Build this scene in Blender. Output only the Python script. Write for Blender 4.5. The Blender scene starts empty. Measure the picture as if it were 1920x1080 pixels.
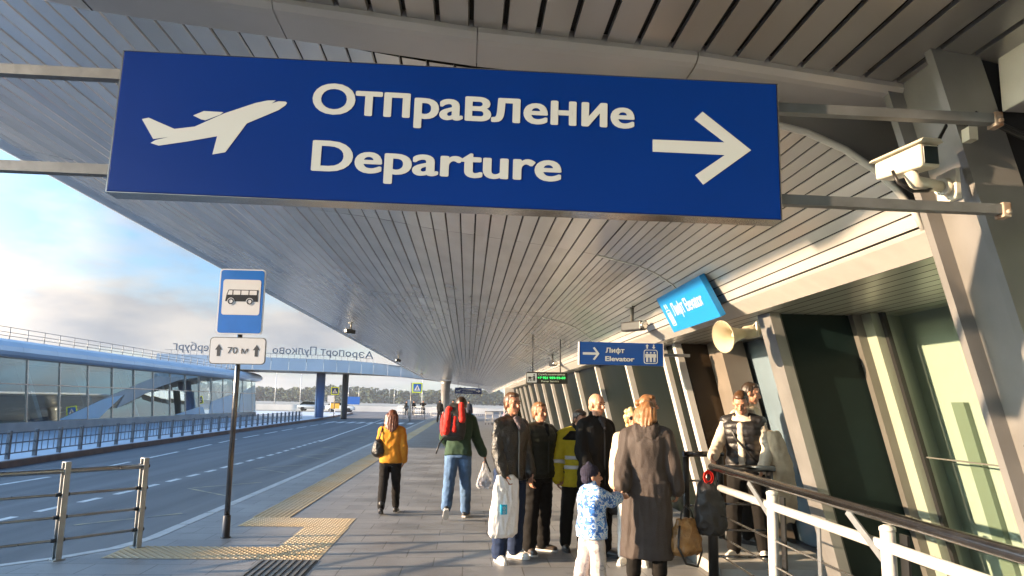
import bpy, bmesh, math, random
from mathutils import Vector, Matrix, Euler, noise
random.seed(7)
C = bpy.context.scene.collection
SC = bpy.context.scene
PI = math.pi
rad = math.radians

# ------------------------------------------------------------------ camera
cam = bpy.data.objects.new('camera', bpy.data.cameras.new('camera')); C.objects.link(cam)
cam.data.sensor_width = 36; cam.data.lens = 26.006
cam.data.clip_start = .05; cam.data.clip_end = 5000
rx = Vector((0.99801792, -0.0597472, 0.01976127)); uy = Vector((-0.02867392, -0.15221311, 0.98793166)); fz = Vector((0.05601823, 0.98654014, 0.1536246))
cam.matrix_world = Matrix(((rx.x, uy.x, -fz.x, 0), (rx.y, uy.y, -fz.y, 0), (rx.z, uy.z, -fz.z, 1.7), (0, 0, 0, 1)))
SC.camera = cam

# ------------------------------------------------------------------ light
GLOW = 6.8
SUN_EL, SUN_TX, SUN_TY = rad(11.0), 1.0, .15          # the light travels along (TX, TY) on the ground
az = math.atan2(-SUN_TX, -SUN_TY)                      # towards the sun, clockwise from +Y
W = bpy.data.worlds.new('World'); SC.world = W; W.use_nodes = True
nt = W.node_tree; nt.nodes.clear()
sky = nt.nodes.new('ShaderNodeTexSky'); sky.sky_type = 'NISHITA'; sky.sun_disc = False
sky.sun_elevation = SUN_EL; sky.sun_rotation = az; sky.air_density = 1.0; sky.dust_density = .6; sky.ozone_density = 2.0
bg = nt.nodes.new('ShaderNodeBackground'); out = nt.nodes.new('ShaderNodeOutputWorld')
bg.inputs[1].default_value = .068
tc = nt.nodes.new('ShaderNodeTexCoord')
mp = nt.nodes.new('ShaderNodeMapping'); mp.inputs['Scale'].default_value = (2.2, 2.2, 6.5); mp.inputs['Location'].default_value = (3.1, .7, .45)
nz = nt.nodes.new('ShaderNodeTexNoise'); nz.inputs['Scale'].default_value = 1.5; nz.inputs['Detail'].default_value = 9; nz.inputs['Roughness'].default_value = .58
cr = nt.nodes.new('ShaderNodeValToRGB'); cr.color_ramp.elements[0].position = .47; cr.color_ramp.elements[1].position = .70
sep = nt.nodes.new('ShaderNodeSeparateXYZ')
mr = nt.nodes.new('ShaderNodeMapRange'); mr.inputs[1].default_value = .0; mr.inputs[2].default_value = .50; mr.inputs[3].default_value = .22; mr.inputs[4].default_value = -.16
ad = nt.nodes.new('ShaderNodeMath'); ad.operation = 'ADD'
mix = nt.nodes.new('ShaderNodeMixRGB'); mix.inputs[2].default_value = (2.2, 2.15, 2.1, 1)
nz2 = nt.nodes.new('ShaderNodeTexNoise'); nz2.inputs['Scale'].default_value = 3.2; nz2.inputs['Detail'].default_value = 7
cc2 = nt.nodes.new('ShaderNodeMixRGB'); cc2.inputs[1].default_value = (1.35, 1.45, 1.62, 1); cc2.inputs[2].default_value = (2.25, 2.16, 2.06, 1)
cr2 = nt.nodes.new('ShaderNodeValToRGB'); cr2.color_ramp.elements[0].position = .36; cr2.color_ramp.elements[1].position = .60
nt.links.new(mp.outputs[0], nz2.inputs['Vector']); nt.links.new(nz2.outputs['Fac'], cr2.inputs[0]); nt.links.new(cr2.outputs[0], cc2.inputs[0]); nt.links.new(cc2.outputs[0], mix.inputs[2])
gain = nt.nodes.new('ShaderNodeMixRGB'); gain.blend_type = 'MULTIPLY'; gain.inputs[0].default_value = 1; gain.inputs[2].default_value = (.58, .79, 1.0, 1)
lk = nt.links.new
lk(tc.outputs['Generated'], mp.inputs[0]); lk(mp.outputs[0], nz.inputs['Vector']); lk(tc.outputs['Generated'], sep.inputs[0])
lk(sep.outputs[2], mr.inputs[0]); lk(nz.outputs['Fac'], ad.inputs[0]); lk(mr.outputs[0], ad.inputs[1]); lk(ad.outputs[0], cr.inputs[0])
# sky and clouds towards the sun, mostly unseen, boosted to fill the shade
sdir = Vector((-SUN_TX, -SUN_TY, 0)).normalized() * math.cos(SUN_EL) + Vector((0, 0, math.sin(SUN_EL)))
dp = nt.nodes.new('ShaderNodeVectorMath'); dp.operation = 'DOT_PRODUCT'; dp.inputs[1].default_value = sdir
g1 = nt.nodes.new('ShaderNodeMapRange'); g1.inputs[1].default_value = .30; g1.inputs[2].default_value = 1.0; g1.inputs[3].default_value = 0.; g1.inputs[4].default_value = 1.; gc = nt.nodes.new('ShaderNodeMixRGB'); gc.inputs[1].default_value = (1, 1, 1, 1); gc.inputs[2].default_value = (GLOW * 1.06, GLOW * .90, GLOW * .74, 1)
g2 = nt.nodes.new('ShaderNodeVectorMath'); g2.operation = 'MULTIPLY'
lk(tc.outputs['Generated'], dp.inputs[0]); lk(dp.outputs['Value'], g1.inputs[0]); lk(g1.outputs[0], gc.inputs[0]); lk(gc.outputs[0], g2.inputs[1])
lk(sky.outputs[0], gain.inputs[1]); lk(gain.outputs[0], mix.inputs[1]); lk(cr.outputs[0], mix.inputs[0]); lk(mix.outputs[0], g2.inputs[0]); lk(g2.outputs[0], bg.inputs[0]); lk(bg.outputs[0], out.inputs[0])
sl = bpy.data.lights.new('sun', 'SUN'); sl.energy = 3.9; sl.angle = rad(.55); sl.color = (1.0, .72, .46)
so = bpy.data.objects.new('sun', sl); C.objects.link(so)
sd = Vector((SUN_TX, SUN_TY, 0)).normalized() * math.cos(SUN_EL) + Vector((0, 0, -math.sin(SUN_EL)))
so.rotation_euler = sd.to_track_quat('-Z', 'Y').to_euler()
SC.view_settings.view_transform = 'Standard'; SC.view_settings.look = 'None'; SC.view_settings.exposure = 2.3; SC.view_settings.gamma = 1
SC.cycles.max_bounces = 8; SC.cycles.diffuse_bounces = 5; SC.cycles.glossy_bounces = 4; SC.cycles.transparent_max_bounces = 12
SC.cycles.use_denoising = True; SC.cycles.caustics_reflective = False; SC.cycles.caustics_refractive = False

# ------------------------------------------------------------------ materials
MATS = {}
def mat(name, col, rough=.6, metal=0., noise_amt=.0, noise_scale=5., bump=.0, bump_scale=40., island=.0, spec=.5, stretch=(1, 1, 1), alpha=1., col2=None, coat=0.):
    if name in MATS: return MATS[name]
    m = bpy.data.materials.new(name); m.use_nodes = True; MATS[name] = m
    n = m.node_tree.nodes; l = m.node_tree.links.new; b = n['Principled BSDF']
    b.inputs['Base Color'].default_value = (*col, 1); b.inputs['Roughness'].default_value = rough; b.inputs['Metallic'].default_value = metal
    b.inputs['Specular IOR Level'].default_value = spec; b.inputs['Alpha'].default_value = alpha; b.inputs['Coat Weight'].default_value = coat
    if noise_amt or bump:
        t = n.new('ShaderNodeTexCoord'); mm = n.new('ShaderNodeMapping'); mm.inputs['Scale'].default_value = stretch; l(t.outputs['Object'], mm.inputs[0])
    cur = None
    if noise_amt:
        x = n.new('ShaderNodeTexNoise'); x.inputs['Scale'].default_value = noise_scale; x.inputs['Detail'].default_value = 6; l(mm.outputs[0], x.inputs['Vector'])
        r = n.new('ShaderNodeValToRGB'); r.color_ramp.elements[0].position = .3; r.color_ramp.elements[1].position = .7
        c2 = col2 or tuple(c * (1 - noise_amt) for c in col)
        r.color_ramp.elements[0].color = (*c2, 1); r.color_ramp.elements[1].color = (*(min(1, c * (1 + .4 * noise_amt)) for c in col), 1) if not col2 else (*col, 1)
        l(x.outputs['Fac'], r.inputs[0]); l(r.outputs[0], b.inputs['Base Color']); cur = r.outputs[0]
        rr = n.new('ShaderNodeMapRange'); rr.inputs[3].default_value = max(.03, rough - .12 * min(1, noise_amt * 3)); rr.inputs[4].default_value = min(1, rough + .12 * min(1, noise_amt * 3)); l(x.outputs['Fac'], rr.inputs[0]); l(rr.outputs[0], b.inputs['Roughness'])
    if island:
        g = n.new('ShaderNodeNewGeometry'); h = n.new('ShaderNodeHueSaturation'); q = n.new('ShaderNodeMapRange'); q.inputs[3].default_value = 1 - island; q.inputs[4].default_value = 1 + island
        l(g.outputs['Random Per Island'], q.inputs[0]); l(q.outputs[0], h.inputs['Value'])
        if cur: l(cur, h.inputs['Color'])
        else: h.inputs['Color'].default_value = (*col, 1)
        l(h.outputs[0], b.inputs['Base Color'])
    if bump:
        x = n.new('ShaderNodeTexNoise'); x.inputs['Scale'].default_value = bump_scale; x.inputs['Detail'].default_value = 5; l(mm.outputs[0], x.inputs['Vector'])
        u = n.new('ShaderNodeBump'); u.inputs['Strength'].default_value = bump; u.inputs['Distance'].default_value = .02; l(x.outputs['Fac'], u.inputs['Height']); l(u.outputs[0], b.inputs['Normal'])
    return m

def glass_mat(name, tint, gloss=.05, rough=.01, refl=(1, 1, 1), ior=1.5):
    m = bpy.data.materials.new(name); m.use_nodes = True; n = m.node_tree.nodes; l = m.node_tree.links.new; n.clear()
    o = n.new('ShaderNodeOutputMaterial'); tr = n.new('ShaderNodeBsdfTransparent'); gl = n.new('ShaderNodeBsdfGlossy'); mx = n.new('ShaderNodeMixShader'); fr = n.new('ShaderNodeLayerWeight'); a = n.new('ShaderNodeMath'); pw = n.new('ShaderNodeMath'); pw.operation = 'POWER'; pw.inputs[1].default_value = 5.
    tr.inputs[0].default_value = (*tint, 1); gl.inputs['Color'].default_value = (*refl, 1); gl.inputs['Roughness'].default_value = rough; 
    a.operation = 'ADD'; a.inputs[1].default_value = gloss; a.use_clamp = True
    l(fr.outputs['Facing'], pw.inputs[0]); l(pw.outputs[0], a.inputs[0]); l(a.outputs[0], mx.inputs[0]); l(tr.outputs[0], mx.inputs[1]); l(gl.outputs[0], mx.inputs[2]); l(mx.outputs[0], o.inputs[0])
    return m

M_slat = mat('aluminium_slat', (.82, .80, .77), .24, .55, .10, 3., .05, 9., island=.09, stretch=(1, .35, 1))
M_slat2 = mat('aluminium_panel', (.74, .72, .69), .30, .7, .08, 2., .0)
M_void = mat('dark_gap', (.012, .012, .013), .9)
M_slat_shade = mat('near_slat_shaded', (.44, .425, .40), .30, .7, .12, 2., .05, 8., island=.07, stretch=(1, .4, 1))  # same slats, the deeper shade of the near ceiling put into the colour
M_trim = mat('grey_trim', (.52, .50, .48), .4, .3, .08, 2.5)
M_white = mat('white_paint', (.52, .51, .49), .38, 0, .10, 6., .04, 60.)
M_cream = mat('cream_paint', (.55, .52, .44), .4, 0, .12, 5.)
M_col = mat('column_grey', (.23, .225, .22), .3, .35, .16, 3.5, .08, 14.)
M_dkgreen = mat('dark_green_panel', (.007, .015, .0145), .2, 0, .15, 1.6, spec=.12)
M_brown = mat('dark_brown_panel', (.045, .030, .017), .25, 0, .3, 1.2, spec=.2)
M_dkglass = mat('dark_pane', (.004, .006, .004), .35, 0, .1, 1., spec=.06)
M_frame = mat('frame_grey', (.16, .155, .14), .4, .4, .1, 4.)
M_black = mat('black_metal', (.02, .02, .021), .4, .3)
M_steel = mat('brushed_steel', (.50, .49, .47), .24, .95, .12, 8., .03, 50.)
M_dksteel = mat('tarnished_steel', (.15, .145, .145), .22, .95, .25, 10., .05, 40.)
M_galv = mat('galvanised_bar', (.19, .20, .21), .5, .5, .22, 9., .06, 40.)
M_blue = mat('sign_blue', (.0003, .025, .20), .30, 0, .10, 1.0, spec=.25)
M_blue2 = mat('sign_blue_bright', (.006, .10, .42), .3, 0, .10, 2.)
M_navy = mat('sign_blue_shaded', (.006, .028, .14), .3)
M_cyan = mat('sign_cyan', (.01, .20, .52), .3)
M_letter = mat('sign_white', (.45, .51, .55), .45)
M_signgrey = mat('sign_reflective_white', (.60, .60, .62), .35, 0, .05, 6.)
M_glassR = glass_mat('terminal_glass', (.82, .87, .81), .08, .012)
M_glassL = glass_mat('pavilion_glass', (.72, .82, .82), .33, .008, (.72, .88, .95))
M_inner = mat('pale_green_partition', (.35, .40, .37), .6, 0, .06, .7)
M_roofblue = mat('pavilion_roof_metal', (.74, .79, .83), .42, .3, .08, .6)
M_bridge = mat('bridge_cladding', (.55, .62, .70), .35, .4, .06, .5)
M_conc = mat('concrete', (.34, .33, .31), .8, 0, .25, 2., .1, 30.)
M_kerb = mat('granite_kerb', (.42, .42, .42), .6, 0, .2, 8., .1, 40.)
M_redkerb = mat('brown_kerb', (.20, .12, .085), .7, 0, .3, 3., .1, 40.)

# ------------------------------------------------------------------ helpers
def obj(name, bm, m, parent=None, smooth=False, loc=None):
    me = bpy.data.meshes.new(name)
    if isinstance(bm, bmesh.types.BMesh):
        bm.to_mesh(me); bm.free()
    else:
        me = bm
    for x in (m if isinstance(m, (list, tuple)) else [m]):
        me.materials.append(x)
    if smooth:
        for p in me.polygons: p.use_smooth = True
    o = bpy.data.objects.new(name, me); C.objects.link(o)
    if parent: o.parent = parent
    if loc: o.location = loc
    return o
def tag(o, label=None, cat=None, group=None, kind=None):
    if label: o['label'] = label
    if cat: o['category'] = cat
    if group: o['group'] = group
    if kind: o['kind'] = kind
    return o
def thing(name, label, cat, loc=(0, 0, 0), rz=0., group=None):
    o = bpy.data.objects.new(name, None); C.objects.link(o); o.empty_display_size = .2
    o.location = loc; o.rotation_euler = (0, 0, rz)
    return tag(o, label, cat, group)
def struct(name, bm, m, smooth=False):
    return tag(obj(name, bm, m, smooth=smooth), kind='structure')
def copy_tree(o, parent=None):
    c = o.copy(); C.objects.link(c)
    if parent: c.parent = parent
    for ch in list(o.children): copy_tree(ch, c)
    return c
def BM(): return bmesh.new()
def box(bm, x0, x1, y0, y1, z0, z1, mi=0, mtx=None):
    vs = [bm.verts.new((x, y, z)) for x in (x0, x1) for y in (y0, y1) for z in (z0, z1)]
    if mtx:
        for v in vs: v.co = mtx @ v.co
    for f in ((0, 1, 3, 2), (4, 6, 7, 5), (0, 4, 5, 1), (2, 3, 7, 6), (0, 2, 6, 4), (1, 5, 7, 3)):
        q = bm.faces.new([vs[i] for i in f]); q.material_index = mi
    return vs
def hexa(bm, pts, mi=0):
    """pts: bottom 4 then top 4, same winding."""
    vs = [bm.verts.new(p) for p in pts]
    for f in ((3, 2, 1, 0), (4, 5, 6, 7), (0, 1, 5, 4), (1, 2, 6, 5), (2, 3, 7, 6), (3, 0, 4, 7)):
        q = bm.faces.new([vs[i] for i in f]); q.material_index = mi
def poly(bm, pts, mi=0):
    f = bm.faces.new([bm.verts.new(p) for p in pts]); f.material_index = mi; return f
def frame_of(d):
    d = d.normalized(); a = Vector((0, 0, 1)) if abs(d.z) < .95 else Vector((1, 0, 0))
    u = d.cross(a).normalized(); return u, d.cross(u).normalized(), d
def tube(bm, pts, r, n=10, caps=True, mi=0):
    pts = [Vector(p) for p in pts]; rs = r if isinstance(r, (list, tuple)) else [r] * len(pts)
    rings = []; pu = None
    for i, p in enumerate(pts):
        d = (pts[min(i + 1, len(pts) - 1)] - pts[max(i - 1, 0)])
        if pu is None: u, v, d = frame_of(d)
        else:
            d = d.normalized(); u = (pu - d * pu.dot(d)).normalized(); v = d.cross(u)
        pu = u
        rings.append([bm.verts.new(p + (u * math.cos(2 * PI * k / n) + v * math.sin(2 * PI * k / n)) * rs[i]) for k in range(n)])
    for a, b in zip(rings, rings[1:]):
        for k in range(n):
            f = bm.faces.new((a[k], a[(k + 1) % n], b[(k + 1) % n], b[k])); f.smooth = True; f.material_index = mi
    if caps:
        f = bm.faces.new(rings[0][::-1]); f.material_index = mi
        f = bm.faces.new(rings[-1]); f.material_index = mi
def bar(bm, a, b, w, h, up=(0, 0, 1), mi=0):
    a, b = Vector(a), Vector(b); d = (b - a).normalized(); s = d.cross(Vector(up)).normalized(); u = s.cross(d)
    hexa(bm, [a - s * w / 2 - u * h / 2, a + s * w / 2 - u * h / 2, b + s * w / 2 - u * h / 2, b - s * w / 2 - u * h / 2,
              a - s * w / 2 + u * h / 2, a + s * w / 2 + u * h / 2, b + s * w / 2 + u * h / 2, b - s * w / 2 + u * h / 2], mi)
def lathe(bm, prof, origin, axis, n=20, mi=0, cap=True):
    u, v, d = frame_of(Vector(axis)); o = Vector(origin)
    rings = [[bm.verts.new(o + d * t + (u * math.cos(2 * PI * k / n) + v * math.sin(2 * PI * k / n)) * r) for k in range(n)] for t, r in prof]
    for a, b in zip(rings, rings[1:]):
        for k in range(n):
            f = bm.faces.new((a[k], a[(k + 1) % n], b[(k + 1) % n], b[k])); f.smooth = True; f.material_index = mi
    if cap:
        bm.faces.new(rings[0][::-1]).material_index = mi; bm.faces.new(rings[-1]).material_index = mi
def bevel(bm, w, seg=2):
    bmesh.ops.bevel(bm, geom=list(bm.edges), offset=w, segments=seg, affect='EDGES', profile=.6)
def recalc(bm): bmesh.ops.recalc_face_normals(bm, faces=list(bm.faces))
# flat shapes in a sign's own plane: local x right, y up, z towards the reader
def flat(bm, pts, z0=.0, z1=.003, mi=0):
    n = len(pts); a = [bm.verts.new((x, y, z0)) for x, y in pts]; b = [bm.verts.new((x, y, z1)) for x, y in pts]
    fs = [bm.faces.new(b), bm.faces.new(a[::-1])] + [bm.faces.new((a[i], a[(i + 1) % n], b[(i + 1) % n], b[i])) for i in range(n)]
    for f in fs: f.material_index = mi
    return fs
def rrect(w, h, r, cx=0, cy=0, n=5):
    p = []
    for sx, sy, a0 in ((1, 1, 0), (-1, 1, 90), (-1, -1, 180), (1, -1, 270)):
        for k in range(n + 1):
            a = rad(a0 + 90 * k / n); p.append((cx + sx * (w / 2 - r) + r * math.cos(a), cy + sy * (h / 2 - r) + r * math.sin(a)))
    return p
def ring(bm, po, pi_, z0=0, z1=.003, mi=0):
    n = len(po)
    for i in range(n):
        j = (i + 1) % n
        vs = [bm.verts.new((*q, z)) for z in (z0, z1) for q in (po[i], po[j], pi_[j], pi_[i])]
        for f in ((4, 5, 6, 7), (0, 1, 5, 4), (2, 3, 7, 6)):
            bm.faces.new([vs[k] for k in f]).material_index = mi
def circ(cx, cy, r, n=20): return [(cx + r * math.cos(2 * PI * k / n), cy + r * math.sin(2 * PI * k / n)) for k in range(n)]
def glyphs(s, space=1.):
    """the outlines of a line of lettering: a list of (outer loop, [holes])."""
    s = s.translate(str.maketrans('еаорсухАЕОРСТ', 'eaopcyxAEOPCT'))      # the same shapes, with cleaner outlines
    cu = bpy.data.curves.new('t', 'FONT'); cu.body = s; cu.fill_mode = 'NONE'; cu.resolution_u = 5; cu.space_character = space; cu.dimensions = '2D'
    o = bpy.data.objects.new('t', cu); C.objects.link(o); dg = bpy.context.evaluated_depsgraph_get(); me = bpy.data.meshes.new_from_object(o.evaluated_get(dg))
    bpy.data.objects.remove(o); bpy.data.curves.remove(cu)
    nx = {}
    for e in me.edges:
        i, j = e.vertices; nx.setdefault(i, []).append(j); nx.setdefault(j, []).append(i)
    seen = set(); loops = []
    for i in range(len(me.vertices)):
        if i in seen or i not in nx: continue
        L = [i]; seen.add(i)
        while True:
            q = [j for j in nx[L[-1]] if j not in seen]
            if not q: break
            if len(L) == 1 and (i + 1) in q: q = [i + 1]
            L.append(q[0]); seen.add(q[0])
        loops.append([(me.vertices[j].co.x, me.vertices[j].co.y) for j in L])
    bpy.data.meshes.remove(me)
    area = lambda P: sum(P[k - 1][0] * P[k][1] - P[k][0] * P[k - 1][1] for k in range(len(P))) / 2
    def inside(p, P):
        c = False
        for k in range(len(P)):
            (x0, y0), (x1, y1) = P[k - 1], P[k]
            if (y0 > p[1]) != (y1 > p[1]) and p[0] < (x1 - x0) * (p[1] - y0) / (y1 - y0) + x0: c = not c
        return c
    def fits(H, P):
        return H is not P and min(q[0] for q in H) > min(q[0] for q in P) and max(q[0] for q in H) < max(q[0] for q in P) and min(q[1] for q in H) > min(q[1] for q in P) and max(q[1] for q in H) < max(q[1] for q in P) and inside(H[0], P)
    par = [next((P for P in loops if fits(L, P) and area(P) * area(L) < 0), None) for L in loops]
    return [(L, [H for H, p in zip(loops, par) if p is L]) for L, p in zip(loops, par) if p is None]
def text_into(bm, s, x, y, w=None, h=None, bold=.0, z=.0, depth=.003, mi=0, space=1., mirror=False):
    """lettering with its left end at x and its baseline at y, stretched to width w and cap height h."""
    from mathutils.geometry import tessellate_polygon
    G = glyphs(s, space); xs = [p[0] for P, _ in G for p in P]; x0, x1 = min(xs) - bold, max(xs) + bold
    sy = h / (.729 + bold); sx = w / (x1 - x0) if w else sy
    offs = [(0, 0)] if not bold else [(0, 0)] + [(bold * math.cos(rad(a)), bold * math.sin(rad(a)) * .7) for a in range(0, 360, 30)]
    lay = 0
    for P, H in G:
        pts = [Vector((*p, 0)) for L in [P] + H for p in L]; tris = tessellate_polygon([[Vector((*p, 0)) for p in L] for L in [P] + H])
        for k, (ox, oy) in enumerate(offs):
            zz = z + depth + (lay * 13 + k) * .000025; vs = []
            for p in pts:
                px = (p.x - x0 + ox) * sx
                vs.append(bm.verts.new((x + (-px if mirror else px), y + (p.y + oy + bold * .4) * sy, zz)))
            for t in tris:
                a, b, c = (vs[i] for i in t)
                nz_ = (b.co - a.co).cross(c.co - a.co).z
                try: bm.faces.new((a, b, c) if nz_ > 0 else (c, b, a)).material_index = mi
                except ValueError: pass
        lay = (lay + 1) % 2
def sign_mtx(c, right, up=(0, 0, 1)):
    r = Vector(right).normalized(); u = Vector(up); n = r.cross(u).normalized(); u = n.cross(r).normalized()
    return Matrix(((r.x, u.x, n.x, c[0]), (r.y, u.y, n.y, c[1]), (r.z, u.z, n.z, c[2]), (0, 0, 0, 1)))
def setm(o, m): o.matrix_world = m; return o

# ================================================================== THE GROUND
def ground_mat():
    m = mat('asphalt', (.135, .137, .142), .72, 0, .42, 1.5, .35, 90., spec=.4, stretch=(1.3, .045, 1)); return m
M_asph = ground_mat()
def paving_mat():
    m = bpy.data.materials.new('granite_paving'); m.use_nodes = True; n = m.node_tree.nodes; l = m.node_tree.links.new; b = n['Principled BSDF']
    t = n.new('ShaderNodeTexCoord'); mm = n.new('ShaderNodeMapping'); l(t.outputs['Object'], mm.inputs[0])
    br = n.new('ShaderNodeTexBrick'); l(mm.outputs[0], br.inputs['Vector']); br.inputs['Scale'].default_value = 1; br.inputs['Brick Width'].default_value = .62; br.inputs['Row Height'].default_value = .45
    br.inputs['Mortar Size'].default_value = .006; br.inputs['Mortar Smooth'].default_value = .3; br.inputs['Bias'].default_value = .0
    br.inputs['Color1'].default_value = (.215, .215, .216, 1); br.inputs['Color2'].default_value = (.172, .173, .176, 1); br.inputs['Mortar'].default_value = (.07, .068, .065, 1)
    x = n.new('ShaderNodeTexNoise'); x.inputs['Scale'].default_value = 1.1; x.inputs['Detail'].default_value = 8; l(mm.outputs[0], x.inputs['Vector'])
    x2 = n.new('ShaderNodeTexNoise'); x2.inputs['Scale'].default_value = 45; x2.inputs['Detail'].default_value = 3; l(mm.outputs[0], x2.inputs['Vector'])
    q = n.new('ShaderNodeMapRange'); q.inputs[1].default_value = .3; q.inputs[2].default_value = .75; q.inputs[3].default_value = .7; q.inputs[4].default_value = 1.3; l(x.outputs['Fac'], q.inputs[0])
    q2 = n.new('ShaderNodeMapRange'); q2.inputs[3].default_value = .8; q2.inputs[4].default_value = 1.2; l(x2.outputs['Fac'], q2.inputs[0])
    x3 = n.new('ShaderNodeTexNoise'); x3.inputs['Scale'].default_value = 3.1; x3.inputs['Detail'].default_value = 10; x3.inputs['Roughness'].default_value = .7; l(mm.outputs[0], x3.inputs['Vector'])
    q3 = n.new('ShaderNodeMapRange'); q3.inputs[1].default_value = .56; q3.inputs[2].default_value = .70; q3.inputs[3].default_value = 1.; q3.inputs[4].default_value = .62; l(x3.outputs['Fac'], q3.inputs[0])
    v3 = n.new('ShaderNodeTexVoronoi'); v3.inputs['Scale'].default_value = 2.3; v3.inputs['Randomness'].default_value = 1; l(mm.outputs[0], v3.inputs['Vector'])
    q4 = n.new('ShaderNodeMapRange'); q4.inputs[1].default_value = .035; q4.inputs[2].default_value = .055; q4.inputs[3].default_value = .55; q4.inputs[4].default_value = 1.; l(v3.outputs['Distance'], q4.inputs[0])
    m3 = n.new('ShaderNodeMath'); m3.operation = 'MULTIPLY'; l(q3.outputs[0], m3.inputs[0]); l(q4.outputs[0], m3.inputs[1])
    m4 = n.new('ShaderNodeMath'); m4.operation = 'MULTIPLY'; l(q2.outputs[0], m4.inputs[0]); l(m3.outputs[0], m4.inputs[1]); q2 = m4
    mu = n.new('ShaderNodeMath'); mu.operation = 'MULTIPLY'; l(q.outputs[0], mu.inputs[0]); l(q2.outputs[0], mu.inputs[1])
    h = n.new('ShaderNodeHueSaturation'); l(br.outputs['Color'], h.inputs['Color']); l(mu.outputs[0], h.inputs['Value']); l(h.outputs[0], b.inputs['Base Color'])
    rr = n.new('ShaderNodeMapRange'); rr.inputs[3].default_value = .32; rr.inputs[4].default_value = .6; l(x.outputs['Fac'], rr.inputs[0]); l(rr.outputs[0], b.inputs['Roughness'])
    mh = n.new('ShaderNodeMath'); mh.operation = 'MULTIPLY_ADD'; mh.inputs[1].default_value = .15; l(x2.outputs['Fac'], mh.inputs[0])
    inv = n.new('ShaderNodeMath'); inv.operation = 'SUBTRACT'; inv.inputs[0].default_value = 1; l(br.outputs['Fac'], inv.inputs[1]); l(inv.outputs[0], mh.inputs[2])
    u = n.new('ShaderNodeBump'); u.inputs['Strength'].default_value = .5; u.inputs['Distance'].default_value = .006; l(mh.outputs[0], u.inputs['Height']); l(u.outputs[0], b.inputs['Normal'])
    return m
M_pave = paving_mat()
M_tact = mat('tactile_yellow', (.43, .30, .15), .7, 0, .5, 1.3, .1, 60., col2=(.42, .35, .24))
M_mark = mat('road_paint', (.62, .62, .60), .6, 0, .35, 6., .1, 60.)
M_markY = mat('worn_yellow_paint', (.40, .34, .20), .6, 0, .5, 4., .1, 60., col2=(.11, .11, .11))
M_far = mat('far_ground', (.30, .30, .29), .8, 0, .5, .03, col2=(.16, .17, .13))
M_terr = mat('terrace_metal', (.62, .68, .76), .35, .35, .1, .5)

bm = BM(); poly(bm, [(-800, -250, -.16), (800, -250, -.16), (800, 900, -.16), (-800, 900, -.16)]); struct('ground', bm, M_far)
bm = BM(); poly(bm, [(-13.5, -40, -.13), (4.6, -40, -.13), (4.6, 130, -.13), (-24, 130, -.13), (-13.5, 70, -.13)]); struct('road', bm, M_asph)
# sidewalk outline: the kerb flares out near the camera
EDGE = [(-7.5, -12), (-6.6, 4.6), (-5.6, 6.9), (-4.63, 8.05), (-4.3, 8.4), (-3.99, 8.91), (-3.85, 9.54), (-3.83, 18), (-3.81, 30), (-3.8, 74), (-3.8, 92)]
bm = BM()
inner = []
poly(bm, [(x + .16, y, 0) for x, y in EDGE][::-1] + [(4.6, -12, 0), (4.6, 92, 0)])
recalc(bm)
for f in bm.faces:
    if f.normal.z < 0: f.normal_flip()
struct('sidewalk', bm, M_pave)
bm = BM()
for (a, b), (c, d) in zip(EDGE, EDGE[1:]):
    n_ = max(1, int((Vector((c, d)) - Vector((a, b))).length / 1.0))
    for k in range(n_):
        t0, t1 = k / n_, (k + 1) / n_ - (.006 if n_ > 1 else 0)
        p0 = (a + (c - a) * t0, b + (d - b) * t0); p1 = (a + (c - a) * t1, b + (d - b) * t1)
        hexa(bm, [(p0[0], p0[1], -.15), (p0[0] + .158, p0[1], -.15), (p1[0] + .158, p1[1], -.15), (p1[0], p1[1], -.15),
                  (p0[0] + .015, p0[1], .004), (p0[0] + .158, p0[1], .004), (p1[0] + .158, p1[1], .004), (p1[0] + .015, p1[1], .004)])
struct('kerb', bm, M_kerb)
# far pavement on the left of the road
LE = [(-10.4, -30), (-10.9, 12), (-11.26, 19), (-11.6, 26.7), (-12.2, 44.5), (-12.9, 66.5), (-15, 100)]
bm = BM()
for (a, b), (c, d) in zip(LE, LE[1:]):
    poly(bm, [(-40, b, .02), (a - .15, b, .02), (c - .15, d, .02), (-40, d, .02)])
struct('pavement', bm, M_terr)
bm = BM()
for (a, b), (c, d) in zip(LE, LE[1:]):
    hexa(bm, [(a - .15, b, -.15), (a, b, -.15), (c, d, -.15), (c - .15, d, -.15), (a - .15, b, .03), (a - .02, b, .03), (c - .02, d, .03), (c - .15, d, .03)])
struct('kerb', bm, M_redkerb)
bm = BM()
def strip(bm, p, q, w, z=-.126):
    p, q = Vector((*p, z)), Vector((*q, z)); d = (q - p).normalized(); s = Vector((-d.y, d.x, 0)) * w / 2
    poly(bm, [p - s, p + s, q + s, q - s][::-1] if False else [p + s, p - s, q - s, q + s])
DL = [(-7.4, -10), (-6.95, 8), (-6.70, 12), (-6.46, 15), (-6.35, 19.6), (-6.33, 26), (-6.6, 38), (-7.2, 53), (-8.2, 75)]
def along(P, s):
    for a, b in zip(P, P[1:]):
        L = math.dist(a, b)
        if s <= L: return (a[0] + (b[0] - a[0]) * s / L, a[1] + (b[1] - a[1]) * s / L)
        s -= L
    return P[-1]
s_ = 0.
while s_ < 44:
    strip(bm, along(DL, s_), along(DL, s_ + .62), .13); s_ += 1.12
strip(bm, (-6.62, 38.5), (-7.25, 54), .12); strip(bm, (-7.25, 54.02), (-8.3, 76), .12); strip(bm, (-6.36, 33.5), (-6.6, 38.48), .12)
SL = [(-9.9, -10), (-9.6, 12), (-9.30, 16), (-9.15, 19), (-9.57, 25.6), (-10.2, 34), (-10.6, 45), (-10.9, 68)]
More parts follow.
